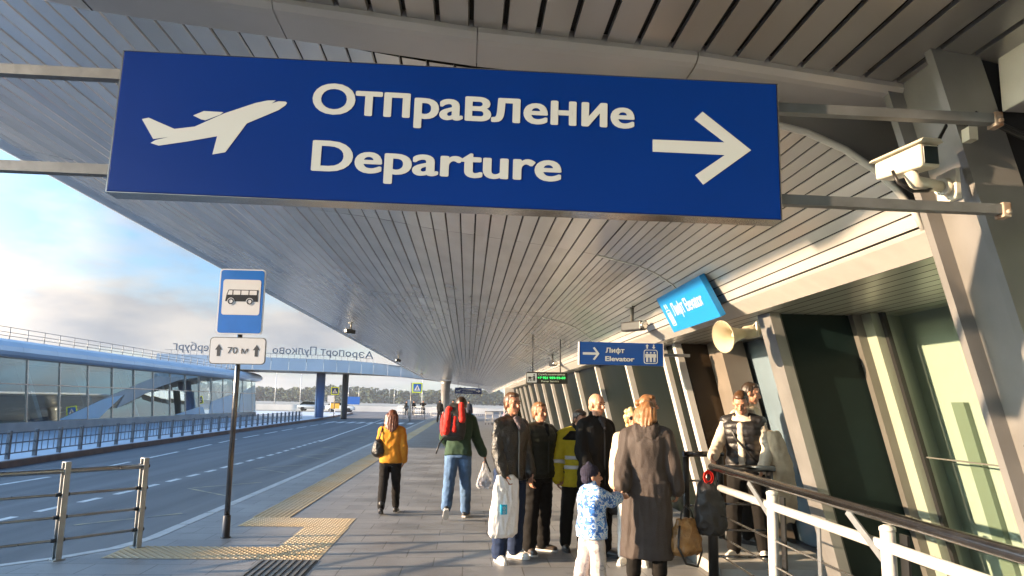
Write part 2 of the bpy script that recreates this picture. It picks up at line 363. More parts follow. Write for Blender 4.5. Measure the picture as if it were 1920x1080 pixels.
s_ = 24.5
while s_ < 72:
    strip(bm, along(SL, s_), along(SL, s_ + 3.0), .12); s_ += 4.2
for k in range(9): strip(bm, (-11 + k * .8, 60.), (-11 + k * .8, 64.), .4)
struct('road_marking', bm, M_mark)
bm = BM()
for k in range(8):
    y = 11.2 + k * 4.6
    strip(bm, (-5.5, y), (-4.45, y + 1.2), .07, -.1255); strip(bm, (-4.45, y + 3.4), (-5.55, y + 4.5), .07, -.1250)
struct('road_marking', bm, M_markY)
# tactile paving
def tactile(bm, x0, x1, y0, y1, dots):
    z = .004
    poly(bm, [(x0, y0, z), (x1, y0, z), (x1, y1, z), (x0, y1, z)])
    if dots == 0: return
    st = .085
    if dots == 2:
        x = x0 + .03
        while x < x1 - .02:
            y = y0 + .02
            while y < y1 - .1:
                vs = [(x - .014, y), (x + .014, y), (x + .014, min(y + .28, y1 - .02)), (x - .014, min(y + .28, y1 - .02))]
                hexa(bm, [(*p, z + .0005) for p in vs] + [(p[0] * .6 + x * .4, p[1], z + .006) for p in vs]); y += .3
            x += .07
    else:
        y = y0 + .04; r = 0
        while y < y1 - .02:
            x = x0 + .04 + (st / 2 if r % 2 else 0)
            while x < x1 - .02:
                vs = [(x - .024, y), (x, y - .024), (x + .024, y), (x, y + .024)]
                hexa(bm, [(*p, z + .0005) for p in vs] + [(p[0] * .5 + x * .5, p[1] * .5 + y * .5, z + .007) for p in vs]); x += st
            y += st * .6; r += 1
bm = BM()
for y in range(0, 40):
    tactile(bm, -3.04, -2.50, 11.22 + y * 1.5, 11.22 + y * 1.5 + 1.494, 2 if y < 12 else 0)
tactile(bm, -3.02, -1.56, 10.45, 11.214, 1)
tactile(bm, -2.13, -1.54, 9.04, 10.444, 1)
tactile(bm, -3.80, -1.54, 8.36, 9.034, 1)
struct('tactile_paving', bm, M_tact)
dr = thing('floor_grating', 'black slotted metal grating in the paving beside the yellow tactile tiles', 'drain', (-1.83, 7.85, 0))
bm = BM(); box(bm, -.3, .3, -.5, .48, .002, .004); obj('base_plate', bm, M_black, dr)
bm = BM()
for k in range(9): box(bm, -.3 + k * .068, -.3 + k * .068 + .03, -.5, .48, .0045, .012)
obj('bar', bm, M_frame, dr)

# ================================================================== THE CANOPY
PROF = [(-5.0, 4.27), (-2.0, 3.71), (-1.0, 3.605), (-.46, 3.515), (.05, 3.455), (.87, 3.36), (1.34, 3.285), (1.79, 3.185), (1.99, 3.10), (2.15, 2.995), (2.27, 2.885), (2.36, 2.77), (2.41, 2.67)]
PROFN = [(-5.0, 4.27), (-2.0, 3.73), (-1.0, 3.625), (0, 3.52), (1.1, 3.45), (2.3, 3.31), (3.2, 3.12), (4.6, 2.9)]
def walk(P):
    out_ = [0.]
    for a, b in zip(P, P[1:]): out_.append(out_[-1] + math.dist(a, b))
    return out_
def at_s(P, S, s):
    for i in range(len(P) - 1):
        if s <= S[i + 1] or i == len(P) - 2:
            t = (s - S[i]) / (S[i + 1] - S[i]); a, b = P[i], P[i + 1]
            return Vector((a[0] + (b[0] - a[0]) * t, a[1] + (b[1] - a[1]) * t)), Vector((b[0] - a[0], b[1] - a[1])).normalized()
canopy = thing('entrance_canopy', 'long wing shaped canopy of aluminium slats over the sidewalk', 'canopy', (0, 0, 0))
def slats(P, ys, pitch_of, gap, s0=.25, wave=.0):
    bm = BM(); S = walk(P); s = s0
    while s < S[-1] - .02:
        pt = pitch_of(at_s(P, S, s)[0].x); gp = gap(at_s(P, S, s)[0].x) if callable(gap) else gap; e = min(s + pt - gp, S[-1])
        for (ya, yb) in ys:
            a, ta = at_s(P, S, s); b, tb = at_s(P, S, e); na = Vector((ta.y, -ta.x)); nb = Vector((tb.y, -tb.x))
            if na.y > 0: na, nb = -na, -nb
            dz = random.uniform(-.0012, .0012); tl = random.uniform(-.0022, .0022)
            L = []
            for yy in (ya, yb):
                row = []
                for q, nn, k in ((a, na, -gp), (a + (b - a) * .03, na, dz), (a + (b - a) * .97, nb, dz + tl), (b, nb, -gp)):
                    w = q + nn * k; row.append(bm.verts.new((w.x, yy, w.y)))
                L.append(row)
            for k in range(3): bm.faces.new((L[0][k], L[0][k + 1], L[1][k + 1], L[1][k]))
        s += pt
    recalc(bm)
    for f in bm.faces:
        if f.normal.z > 0: f.normal_flip()
    return bm
ys = [(3.74, 7.70)] + [(7.706 + k * 5.9, 7.70 + (k + 1) * 5.9) for k in range(13)]
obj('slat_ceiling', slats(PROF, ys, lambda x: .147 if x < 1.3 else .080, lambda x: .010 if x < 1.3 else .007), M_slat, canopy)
obj('slat_ceiling', slats(PROFN, [(-4., 3.4)], lambda x: .165, .020), M_slat_shade, canopy)
def backing(P, y0, y1, up):
    bm = BM()
    for (a, b), (c, d) in zip(P, P[1:]): poly(bm, [(a, y0, b + up), (c, y0, d + up), (c, y1, d + up), (a, y1, b + up)])
    return bm
obj('ceiling_void', backing([(x + (.05 if x > 1.9 else 0), z + (.02 if x > 1.9 else 0)) for x, z in PROF], 3.74, 84.4, .035), M_void, canopy)
obj('ceiling_void', backing(PROFN, -4, 3.4, .035), M_void, canopy)
# left edge nosing
bm = BM(); n_ = 0
y = -4.
while y < 84:
    y2 = min(y + 3.0, 84.4)
    pr = [(-5.0 + .27, 4.27 - .048), (-5.02, 4.262), (-5.12, 4.30), (-5.14, 4.38), (-5.05, 4.45)]
    for a, b in zip(pr, pr[1:]): poly(bm, [(a[0], y, a[1]), (b[0], y, b[1]), (b[0], y2 - .008, b[1]), (a[0], y2 - .008, a[1])])
    y += 3.0
obj('edge_nosing', bm, M_slat2, canopy)
bm = BM(); hexa(bm, [(-5.05, -4, 4.40), (3.2, -4, 3.62), (3.2, 84.4, 3.62), (-5.05, 84.4, 4.40), (-5.05, -4, 4.46), (3.2, -4, 4.3), (3.2, 84.4, 4.3), (-5.05, 84.4, 4.46)])
obj('roof', bm, M_slat2, canopy)
bm = BM()   # closing panel at the far end of the canopy
poly(bm, [(x, 84.42, z - .01) for x, z in PROF] + [(3.2, 84.42, 3.62), (-5.05, 84.42, 4.4)])
obj('end_panel', bm, M_slat2, canopy)
# band between the two ceiling sections
def band(bm, y0, y1, drop, P, x1, dy=0.):
    P = [p for p in P if p[0] < x1 - .02] + [(x1, [at_s(P, walk(P), s * .01)[0].y for s in range(0, 1000) if at_s(P, walk(P), s * .01)[0].x >= x1][0])]
    for (a, b), (c, d) in zip(P, P[1:]):
        L = math.dist((a, b), (c, d)); k = max(1, round(L / 1.25))
        for i in range(k):
            t0, t1 = i / k, (i + 1) / k - .004
            p = (a + (c - a) * t0, b + (d - b) * t0); q = (a + (c - a) * t1, b + (d - b) * t1)
            sec = [(y0, .03), (y0, -drop * .45), (y0 + .03, -drop * .9), (y0 + .07, -drop), (y1 - .02, -drop), (y1, -drop + .015), (y1, .03)]
            r0 = [bm.verts.new((p[0], yy, p[1] + zz)) for yy, zz in sec]; r1 = [bm.verts.new((q[0], yy, q[1] + zz)) for yy, zz in sec]
            for j in range(len(sec) - 1): bm.faces.new((r0[j], r0[j + 1], r1[j + 1], r1[j]))
bm = BM(); band(bm, 3.40, 3.735, .055, PROFN, 2.42); recalc(bm); obj('joint_band', bm, M_trim, canopy)
# plate that closes the step between the flat near ceiling and the curved one beyond
bm = BM()
arch = [p for p in PROF if p[0] > .8]
poly(bm, [(x, 3.738, z + .004) for x, z in arch] + [(2.62, 3.738, 2.67), (2.62, 3.738, 3.26), (2.3, 3.738, 3.32), (1.1, 3.738, 3.46)])
obj('end_plate', bm, mat('plate_grey', (.25, .245, .24), .35, .5, .1, 2.), canopy)
bm = BM(); tube(bm, [(x, 3.715, z - .012) for x, z in arch], .020, 8); obj('arch_trim', bm, M_white, canopy)
for yy in (7.703, 13.6, 19.5, 25.4):
    bm = BM(); tube(bm, [(x, yy, z - .006) for x, z in arch if x > 1.3], .008, 6); obj('arch_trim', bm, M_white, canopy)
# lower lip of the canopy along the facade
bm = BM()
y = 3.74
while y < 50:
    y2 = y + 5.9 - .006
    pr = [(2.415, 2.675), (2.44, 2.655), (2.60, 2.565), (2.615, 2.575), (2.615, 2.66)]
    for a, b in zip(pr, pr[1:]): poly(bm, [(a[0], y, a[1]), (b[0], y, b[1]), (b[0], y2, b[1]), (a[0], y2, a[1])])
    y += 5.9
recalc(bm); obj('lower_lip', bm, M_white, canopy)
# far canopy column, with its flared head
bm = BM(); lathe(bm, [(0, .45), (.1, .43), (3.3, .42), (3.62, .55)], (-2.05, 70, 0), (0, 0, 1), 24); obj('column', bm, M_col, canopy)

# ================================================================== THE TERMINAL (right)
K = .245
def fx(xt, z): return xt + K * (2.57 - z)
term = thing('terminal_building', 'terminal front with outward leaning dark panels, glass and slanted columns', 'building', (0, 0, 0))
bm = BM(); S_ = 2.63
while S_ < 4.4:
    poly(bm, [(S_, -4, 2.572), (S_ + .112, -4, 2.572), (S_ + .112, 50, 2.572), (S_, 50, 2.572)][::-1]); S_ += .124
obj('soffit', bm, mat('soffit_slat', (.46, .475, .44), .3, .5, .08, 3., island=.04), term)
bm = BM(); box(bm, 2.62, 5.2, -4, 50, 2.60, 2.66); obj('soffit_void', bm, M_void, term)
bm = BM(); box(bm, 2.9, 9, -4, 50.2, 2.67, 3.7); obj('roof', bm, M_conc, term)
def leanbox(bm, x0, x1, y0, y1, z0=0., z1=2.568, mi=0):
    hexa(bm, [(fx(x0, z0), y0, z0), (fx(x1, z0), y0, z0), (fx(x1, z0), y1, z0), (fx(x0, z0), y1, z0),
              (fx(x0, z1), y0, z1), (fx(x1, z1), y0, z1), (fx(x1, z1), y1, z1), (fx(x0, z1), y1, z1)], mi)
def lean_part(name, m, *a):
    bm = BM(); leanbox(bm, *a); return obj(name, bm, m, term)
# near glazing
for (a, b) in ((-4, -1.2), (-1.19, 1.6), (1.61, 4.40), (4.41, 6.36)):
    for (z0, z1) in ((.02, 1.30), (1.31, 2.566)):
        bm = BM(); x = 3.69
        poly(bm, [(fx(x, z0), a, z0), (fx(x, z1), a, z1), (fx(x, z1), b, z1), (fx(x, z0), b, z0)])
        obj('window_pane', bm, M_glassR, term)
lean_part('window_frame', M_black, 3.67, 3.71, 6.36, 6.41)
lean_part('pale_reveal', mat('pale_green_frame', (.27, .30, .24), .4, .1, .06, 2.), 3.60, 3.72, 6.42, 6.60)
lean_part('window_frame', M_frame, 3.52, 3.60, 6.58, 6.66)
for yy in (1.6, 4.40): lean_part('mullion', mat('pale_mullion', (.35, .42, .34), .4, .3), 3.70, 3.73, yy - .0, yy + .012)
for yy in (-4,):
    bm = BM(); bar(bm, (fx(3.70, 1.305), -4, 1.305), (fx(3.70, 1.305), 6.36, 1.305), .012, .012); obj('transom', bm, M_frame, term)
# inside of the terminal, seen through the glass
bm = BM(); poly(bm, [(fx(3.98, 0), -4, 0), (fx(3.98, 2.6), -4, 2.6), (fx(3.98, 2.6), 6.6, 2.6), (fx(3.98, 0), 6.6, 0)]); obj('inner_partition', bm, M_inner, term)
bm = BM(); leanbox(bm, 3.93, 3.975, 6.0, 6.16, .0, 1.78); obj('shade_strip', bm, mat('inner_shade', (.16, .20, .16), .4), term)  # dark strip put in for a shadow band in the glass
bm = BM(); poly(bm, [(4.2, -4, .005), (5.35, -4, .005), (5.35, 7.6, .005), (4.2, 7.6, .005)]); obj('inner_floor', bm, M_conc, term)
bm = BM(); leanbox(bm, 3.73, 3.99, 6.605, 6.625, 0, 2.6); obj('inner_partition', bm, M_inner, term)
# bay one: grey slanted column with a dark green side panel
lean_part('side_panel', M_dkgreen, 2.84, 3.52, 6.66, 6.72)
lean_part('slanted_column', M_col, 2.745, 2.838, 6.60, 6.88)
lean_part('panel_edge', mat('edge_dark', (.03, .035, .033), .3), 2.838, 2.87, 6.64, 6.70)
# recess behind bay one
lean_part('slanted_column', mat('brown_grey_column', (.17, .145, .12), .5, .1, .15, 3.), 3.30, 3.62, 9.6, 10.12)
for (a, b) in ((6.8, 8.3), (8.31, 9.84)):
    bm = BM(); poly(bm, [(fx(3.69, .02), a, .02), (fx(3.69, 2.566), a, 2.566), (fx(3.69, 2.566), b, 2.566), (fx(3.69, .02), b, .02)])
    obj('window_pane', bm, mat('pale_pane', (.16, .22, .27), .10, .2, .2, 1.5), term)
# bay two: brown side panel, then the long dark glazed front
lean_part('side_panel', M_brown, 2.98, 3.42, 10.2, 10.26)
lean_part('corner_post', M_white, 2.86, 2.95, 10.16, 10.30)
lean_part('corner_post', M_white, 2.83, 2.90, 10.75, 10.90)
ym = [10.9, 13.3, 16.4, 19.5, 22.5, 25.5, 28.5, 31.5, 34.5, 37.5, 40.5, 43.5]
for a, b in zip(ym, ym[1:]):
    bm = BM(); poly(bm, [(fx(2.90, 0), a, 0), (fx(2.90, 2.568), a, 2.568), (fx(2.90, 2.568), b, 2.568), (fx(2.90, 0), b, 0)]); obj('dark_pane', bm, M_dkglass, term)
for a in ym[1:]: lean_part('mullion', M_white, 2.80, 2.898, a - .06, a + .06)
bm = BM(); poly(bm, [(fx(2.90, 0), 10.3, 0), (fx(2.90, 2.568), 10.3, 2.568), (fx(2.90, 2.568), 10.75, 2.568), (fx(2.90, 0), 10.75, 0)]); obj('dark_pane', bm, M_dkglass, term)
bm = BM(); box(bm, 2.2, 2.75, 44.2, 44.9, 0, 2.56); obj('column', bm, M_white, term)
bm = BM(); box(bm, 2.95, 9, 43.6, 50, 0, 2.56); obj('wall', bm, M_dkglass, term)
bm = BM(); poly(bm, [(9, -4, 0), (9, 50, 0), (9, 50, 2.6), (9, -4, 2.6)]); obj('wall', bm, M_conc, term)
# near slanted column and the beam on it
bm = BM()
def leancol(bm, xb, w, y0, y1, z0, z1, k=.25, zr=3.1):
    X = lambda z: xb + k * (zr - z)
    hexa(bm, [(X(z0), y0, z0), (X(z0) + w, y0, z0), (X(z0) + w, y1, z0), (X(z0), y1, z0), (X(z1), y0, z1), (X(z1) + w, y0, z1), (X(z1) + w, y1, z1), (X(z1), y1, z1)])
leancol(bm, 2.125, .225, 3.05, 3.10, 0, 3.36); leancol(bm, 2.20, .05, 3.10, 3.42, 0, 3.36); leancol(bm, 2.125, .225, 3.42, 3.47, 0, 3.36); recalc(bm)
obj('slanted_column', bm, M_col, term)
bm = BM(); leancol(bm, 2.352, .55, 3.07, 3.40, 0, 3.35); obj('dark_void_block', bm, M_void, term)  # black box stands in for the dark void beside the column
bm = BM(); box(bm, 2.37, 2.62, .2, 3.04, 3.04, 3.30); bevel(bm, .008); obj('beam', bm, M_white, term)

# ================================================================== LEFT PAVILION
pav = thing('glass_pavilion', 'low glazed pavilion with a rounded blue metal roof across the road', 'building', (0, 0, 0))
PX = -20.
Y0, Y1 = -34., 71.5
def sweep(pr, y0, y1, step, gap=.012):
    bm = BM(); y = y0
    while y < y1 - .01:
        y2 = min(y + step, y1)
        for a, b in zip(pr, pr[1:]):
            f = poly(bm, [(a[0], y, a[1]), (b[0], y, b[1]), (b[0], y2 - gap, b[1]), (a[0], y2 - gap, a[1])])
        y = y2
    return bm
rp = [(PX - 3.5, 4.15), (PX - 1.2, 4.10), (PX - .2, 4.04), (PX + .35, 3.88), (PX + .62, 3.66), (PX + .66, 3.46), (PX + .5, 3.32), (PX + .1, 3.25)]
YN = 25.35   # unseen nearer wing, lowered half a metre so sun reaches the sidewalk
bm = sweep(rp, YN, Y1, 2.72); recalc(bm); rf = obj('roof', bm, M_roofblue, pav)
bm = sweep([(x, z - .58) for x, z in rp], Y0, YN, 2.72); recalc(bm); obj('unseen_low_roof', bm, M_roofblue, pav)
# rounded end of the roof
bm = BM()
def endcap(pr, yc, n=10):
    rings = []
    for k in range(n + 1):
        a = PI / 2 * k / n; rings.append([bm.verts.new((PX - 3.5 + (x - PX + 3.5) * math.cos(a), yc + (x - PX + 3.5) * math.sin(a) * .55, z)) for x, z in pr])
    for p, q in zip(rings, rings[1:]):
        for j in range(len(pr) - 1): bm.faces.new((p[j], p[j + 1], q[j + 1], q[j])).smooth = True
endcap(rp, Y1); recalc(bm); obj('roof_end', bm, M_roofblue, pav)
bm = BM(); box(bm, PX - 14, PX - 3.4, YN, Y1 + 2.2, 3.2, 4.12); box(bm, PX - 14, PX - 3.4, Y0, YN, 2.9, 3.55); obj('roof_deck', bm, M_conc, pav)
bm = BM(); box(bm, PX - 3.4, PX + .1, YN, Y1 + 1.8, 3.22, 3.245); box(bm, PX - 3.4, PX + .1, Y0, YN, 2.64, 2.66); obj('roof_underside', bm, mat('pale_soffit', (.55, .50, .42), .6), pav)
my = [34.95 - 2.72 * k for k in range(26)] + [34.95 + 2.72 * k for k in range(1, 14)]; my = sorted(y for y in my if Y0 < y < Y1 + .2)
TR = 2.10
for a, b in zip(my, my[1:]):
    if a < 24: continue
    for z0, z1 in ((.42, TR), (TR, 3.2)):
        bm = BM(); x0, x1 = PX + .25 * (3.2 - z0) / 2.8, PX + .25 * (3.2 - z1) / 2.8
        t = random.uniform(-.012, .012)
        poly(bm, [(x0 + t, a, z0), (x0 - t, b, z0), (x1 - t, b, z1), (x1 + t, a, z1)]); obj('window_pane', bm, M_glassL, pav)
bm = BM(); poly(bm, [(PX + .2, Y0, .42), (PX + .2, 24.07, .42), (PX + .05, 24.07, 2.64), (PX + .05, Y0, 2.64)]); obj('unseen_window_wall', bm, M_glassL, pav)
for y in my:
    if y < 24: continue
    bm = BM(); bar(bm, (PX + .27, y, .42), (PX + .03, y, 3.2), .06, .08, (0, 1, 0)); obj('mullion', bm, M_steel, pav)
bm = BM(); bar(bm, (PX + .13, 24, TR), (PX + .13, Y1, TR), .08, .05); obj('transom', bm, M_steel, pav)
bm = BM(); box(bm, PX - .2, PX + .32, Y0, Y1, .02, .42); obj('plinth', bm, mat('beige_plinth', (.52, .46, .40), .7, 0, .2, 1.), pav)
# glazed end wall
bm = BM()
n_ = 6
for k in range(n_):
    a0, a1 = PI / 2 * k / n_ * .8, PI / 2 * (k + 1) / n_ * .8
    P = lambda a, o: (PX - 3.5 + (3.5 + o) * math.cos(a), Y1 + (3.5 + o) * math.sin(a) * .55)
    poly(bm, [(*P(a0, .25), .2), (*P(a1, .25), .2), (*P(a1, 0), 3.2), (*P(a0, 0), 3.2)])
obj('end_window', bm, M_glassL, pav)
bm = BM(); poly(bm, [(PX - 5, YN, .1), (PX - 5, Y1, .1), (PX - 5, Y1, 3.2), (PX - 5, YN, 3.2)]); poly(bm, [(PX - 5, Y0, .1), (PX - 5, YN, .1), (PX - 5, YN, 2.9), (PX - 5, Y0, 2.9)]); obj('inner_wall', bm, mat('pavilion_inside', (.10, .085, .07), .7, 0, .5, .35), pav)
bm = BM(); poly(bm, [(PX - 5, Y0, .2), (PX + .1, Y0, .2), (PX + .1, Y1, .2), (PX - 5, Y1, .2)]); obj('inner_floor', bm, mat('pavilion_floor', (.12, .11, .10), .4), pav)
for y in my[::2]:
    if y > 24:
        bm = BM(); bar(bm, (PX - 1.0, y + .6, .2), (PX - 2.2, y + .6, 3.2), .35, .35, (0, 1, 0)); obj('inner_column', bm, mat('pale_inner_column', (.40, .44, .42), .5), pav)
# slanting reflections of sky and canopy edge, painted on as pale bands
M_panerefl = mat('pale_blue_reflection', (.36, .60, .72), .25, 0, .10, .8); M_panerefl2 = mat('grey_blue_reflection', (.30, .38, .40), .25, 0, .15, .8)
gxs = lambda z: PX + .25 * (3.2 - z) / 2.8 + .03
for P, m_ in (([(37.6, .45), (42.0, 1.45), (44.5, 1.75), (41.6, .45)], M_panerefl), ([(42.0, 1.48), (49.2, 2.95), (54.0, 3.0), (49.0, 2.2), (43.6, .95), (44.6, 1.72)], M_panerefl2), ([(52.0, .45), (57.0, 1.0), (57.6, .9), (57.9, .45)], M_panerefl), ([(58.8, .45), (59.3, 1.35), (65.0, 2.0), (65.0, 1.1), (66.0, .9), (66.2, .45)], M_panerefl), ([(66.4, .75), (67.0, 2.1), (71.4, 2.9), (71.4, .45), (66.4, .45)], M_panerefl)):
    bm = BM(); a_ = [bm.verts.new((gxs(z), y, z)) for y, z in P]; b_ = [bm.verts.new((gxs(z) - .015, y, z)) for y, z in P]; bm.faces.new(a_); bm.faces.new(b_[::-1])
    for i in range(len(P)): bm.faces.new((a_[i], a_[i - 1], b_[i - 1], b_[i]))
    recalc(bm); obj('painted_reflection', bm, m_, pav)
rr = thing('roof_railing', 'thin metal railing running along the curved pavilion roof', 'railing', (PX - .3, 0, 4.05))
bm = BM()
for h in (.52, .30, .14): tube(bm, [(0, YN + .3, h), (0, Y1 - 1, h)], .014, 5)
obj('rail', bm, M_galv, rr)
yy = 25.8
bm0 = None
while yy < Y1 - 1:
    if bm0 is None:
        bm = BM(); tube(bm, [(0, 0, -.06), (0, 0, .53)], .02, 6); bm0 = obj('post', bm, M_galv, rr, loc=(0, yy, 0))
    else:
        o = bm0.copy(); o.location = (0, yy, 0); C.objects.link(o); o.parent = rr
    yy += 1.36

# ================================================================== FENCES
# long railing at the far kerb
lf = thing('kerbside_fence', 'grey metal fence along the far kerb before the glass pavilion', 'fence', (0, 0, .02))
def fence_x(y):
    for (a, b), (c, d) in zip(LE, LE[1:]):
        if b <= y <= d: return a + (c - a) * (y - b) / (d - b) - .42
bm_r = BM(); bal = []; posts = []
y = 17.5
while y < 60:
    x0, x1 = fence_x(y), fence_x(y + 1.32)
    for h in (.66, .40, .14): bar(bm_r, (x0, y, h), (x1, y + 1.32, h), .03, .03)
    bal += [(x0 + (x1 - x0) * k / 4, y + 1.32 * k / 4) for k in range(1, 4)]
    posts.append((x0, y)); y += 1.32
obj('rail', bm_r, M_galv, lf); 
bm = BM(); box(bm, -.009, .009, -.009, .009, .14, .66); b0_ = obj('baluster', bm, M_galv, lf, loc=(bal[0][0], bal[0][1], 0))
for q in bal[1:]:
    o = b0_.copy(); o.location = (q[0], q[1], 0); C.objects.link(o); o.parent = lf
bm = BM(); box(bm, -.045, .045, -.045, .045, 0, .72); p0 = obj('post', bm, M_galv, lf, loc=(posts[0][0], posts[0][1], 0))
for q in posts[1:]:
    o = p0.copy(); o.location = (q[0], q[1], 0); C.objects.link(o); o.parent = lf
# near fence on the kerb
nf = thing('kerb_barrier', 'steel kerb barrier of flat posts and four round rails, bottom left', 'fence', (0, 0, 0))
P_ = [(-6.6, 5.2), (-5.75, 6.45), (-4.95, 7.42), (-4.2, 8.27), (-3.68, 8.95)]
M_post = mat('worn_steel_post', (.33, .35, .36), .42, .6, .2, 7., .08, 40.)
for a in P_[:]:
    d = Vector((P_[-1][0] - P_[-2][0], P_[-1][1] - P_[-2][1], 0)).normalized()
    bm = BM(); box(bm, -.035, .035, -.006, .006, 0, .99); box(bm, -.04, -.03, -.03, .03, 0, .985); box(bm, .03, .04, -.03, .03, 0, .985); box(bm, -.04, .04, -.03, .03, .985, .995); box(bm, -.06, .06, -.06, .06, .001, .012)
    o = obj('post', bm, M_post, nf, loc=(a[0], a[1], 0)); o.rotation_euler = (0, 0, math.atan2(d.y, d.x) + PI / 2)
for h, r in ((.90, .028), (.66, .016), (.43, .016), (.20, .016)):
    bm = BM(); tube(bm, [(a[0], a[1], h) for a in P_], r, 12); obj('rail', bm, mat('rail_steel', (.30, .32, .34), .3, .9, .2, 8.), nf)
for a in P_[2:]:
    for h in (.90, .66, .43, .20):
        bm = BM(); tube(bm, [(a[0] - .05, a[1] - .06, h), (a[0] + .035, a[1] + .045, h)], .022, 8); obj('collar', bm, M_black, nf)

# right hand ramp railing
rrl = thing('ramp_railing', 'white tubular railing with a dark steel handrail in the right foreground', 'railing', (0, 0, 0))
RX = lambda y: 2.37 + .012 * (y - 3)
bm = BM(); tube(bm, [(RX(.6), .6, 1.10), (RX(3), 3, 1.10), (RX(7.35), 7.35, 1.12)], .034, 16); obj('handrail', bm, M_dksteel, rrl)
for yy in (6.02, 4.32, 2.6):
    bm = BM(); tube(bm, [(RX(yy) + .07, yy, 0), (RX(yy) + .07, yy, 1.01)], .042, 14); lathe(bm, [(0, .046), (.02, .046), (.035, .02)], (RX(yy) + .07, yy, 1.01), (0, 0, 1), 14)
    p = obj('post', bm, M_white, rrl)
    bm = BM(); bar(bm, (RX(yy) + .06, yy, .82), (RX(yy) + .0, yy + .32, 1.075), .012, .045, (0, 0, 1)); obj('bracket', bm, M_galv, rrl)
    bm = BM(); box(bm, RX(yy) + .12, RX(yy) + .135, yy - .11, yy - .03, .05, 1.0); obj('back_plate', bm, M_black, rrl)
bm = BM(); tube(bm, [(RX(.6) + .07, .6, .92), (RX(7.3) + .07, 7.3, .92)], .034, 12); obj('top_rail', bm, M_white, rrl)
for h in (.66, .46, .28): 
    bm = BM(); tube(bm, [(RX(.6) + .07, .6, h), (RX(7.3) + .07, 7.3, h)], .0085, 8); obj('rod', bm, M_steel, rrl)
for yy in (1.7, 3.45, 5.2):
    bm = BM(); box(bm, RX(yy) + .062, RX(yy) + .072, yy - .025, yy + .025, .1, .9); obj('stiffener', bm, M_galv, rrl)
hb = thing('corner_railing', 'dark steel corner railing at the head of the ramp before the man in the vest', 'railing', (0, 0, 0))
bm = BM(); tube(bm, [(2.44, 7.42, 1.10), (3.10, 7.45, 1.10)], .032, 12); obj('handrail', bm, M_dksteel, hb)
bm = BM(); tube(bm, [(2.46, 7.46, 0), (2.46, 7.46, 1.08)], .05, 12); obj('post', bm, M_black, hb)
bm = BM(); tube(bm, [(3.05, 7.46, 0), (3.05, 7.46, 1.08)], .035, 12); obj('post', bm, M_black, hb)
for h in (.75, .5, .25):
    bm = BM(); tube(bm, [(2.46, 7.46, h), (3.05, 7.46, h)], .012, 8); obj('rod', bm, M_dksteel, hb)
hb = thing('entrance_railing', 'short dark railing by the brown entrance panel behind the long coat', 'railing', (0, 0, 0))
bm = BM(); tube(bm, [(2.68, 9.2, 1.12), (3.2, 9.25, 1.12)], .035, 12); obj('handrail', bm, M_dksteel, hb)
for x in (2.72, 3.15):
    bm = BM(); tube(bm, [(x, 9.22, 0), (x, 9.22, 1.1)], .04, 12); obj('post', bm, M_black, hb)
for h in (.8, .5, .25):
    bm = BM(); tube(bm, [(2.72, 9.22, h), (3.15, 9.22, h)], .014, 8); obj('rod', bm, M_steel, hb)

# ================================================================== BRIDGE
br = thing('footbridge', 'curved blue clad bridge carrying large letters over the road', 'bridge', (0, 0, 0))
BP = [(-27, 66.0), (-23, 67.0), (-19.3, 67.9), (-16.3, 68.7), (-13.3, 69.4), (-11.2, 70.8), (-9.3, 73.8), (-7.1, 79.5), (-4.9, 88), (-3, 97), (-1, 108)]
bm = BM(); bu = BM()
for (a, b), (c, d) in zip(BP, BP[1:]):
    for k in range(2):
        p = (a + (c - a) * k / 2, b + (d - b) * k / 2); q = (a + (c - a) * ((k + 1) / 2 - .01), b + (d - b) * ((k + 1) / 2 - .01))
        poly(bm, [(p[0], p[1], 4.22), (q[0], q[1], 4.22), (q[0], q[1] + .05, 5.35), (p[0], p[1] + .05, 5.35)])
    poly(bu, [(a, b, 4.17), (c, d, 4.17), (c + 3, d + 7, 4.17), (a + 3, b + 7, 4.17)]); poly(bu, [(a, b, 4.17), (c, d, 4.17), (c, d, 4.21), (a, b, 4.21)])
    poly(bu, [(a, b + .1, 5.3), (c, d + .1, 5.3), (c + 3, d + 7, 5.3), (a + 3, b + 7, 5.3)])
obj('parapet', bm, M_bridge, br); obj('deck', bu, mat('bridge_soffit', (.30, .27, .22), .7, 0, .3, .6), br)
for x, y, r, m_ in ((-13.85, 71.3, .42, mat('bridge_column_blue', (.10, .16, .30), .35, .3)), (-11.85, 73.2, .30, mat('bridge_column_dark', (.045, .04, .04), .5))):
    bm = BM(); lathe(bm, [(0, r * 1.05), (.2, r), (4.3, r)], (x, y, -.16), (0, 0, 1), 18); obj('column', bm, m_, br)
M_bl = mat('steel_letter', (.22, .23, .26), .5, .3)
let = thing('airport_lettering', 'row of large airport name letters seen from behind on the bridge', 'sign', (0, 0, 0))
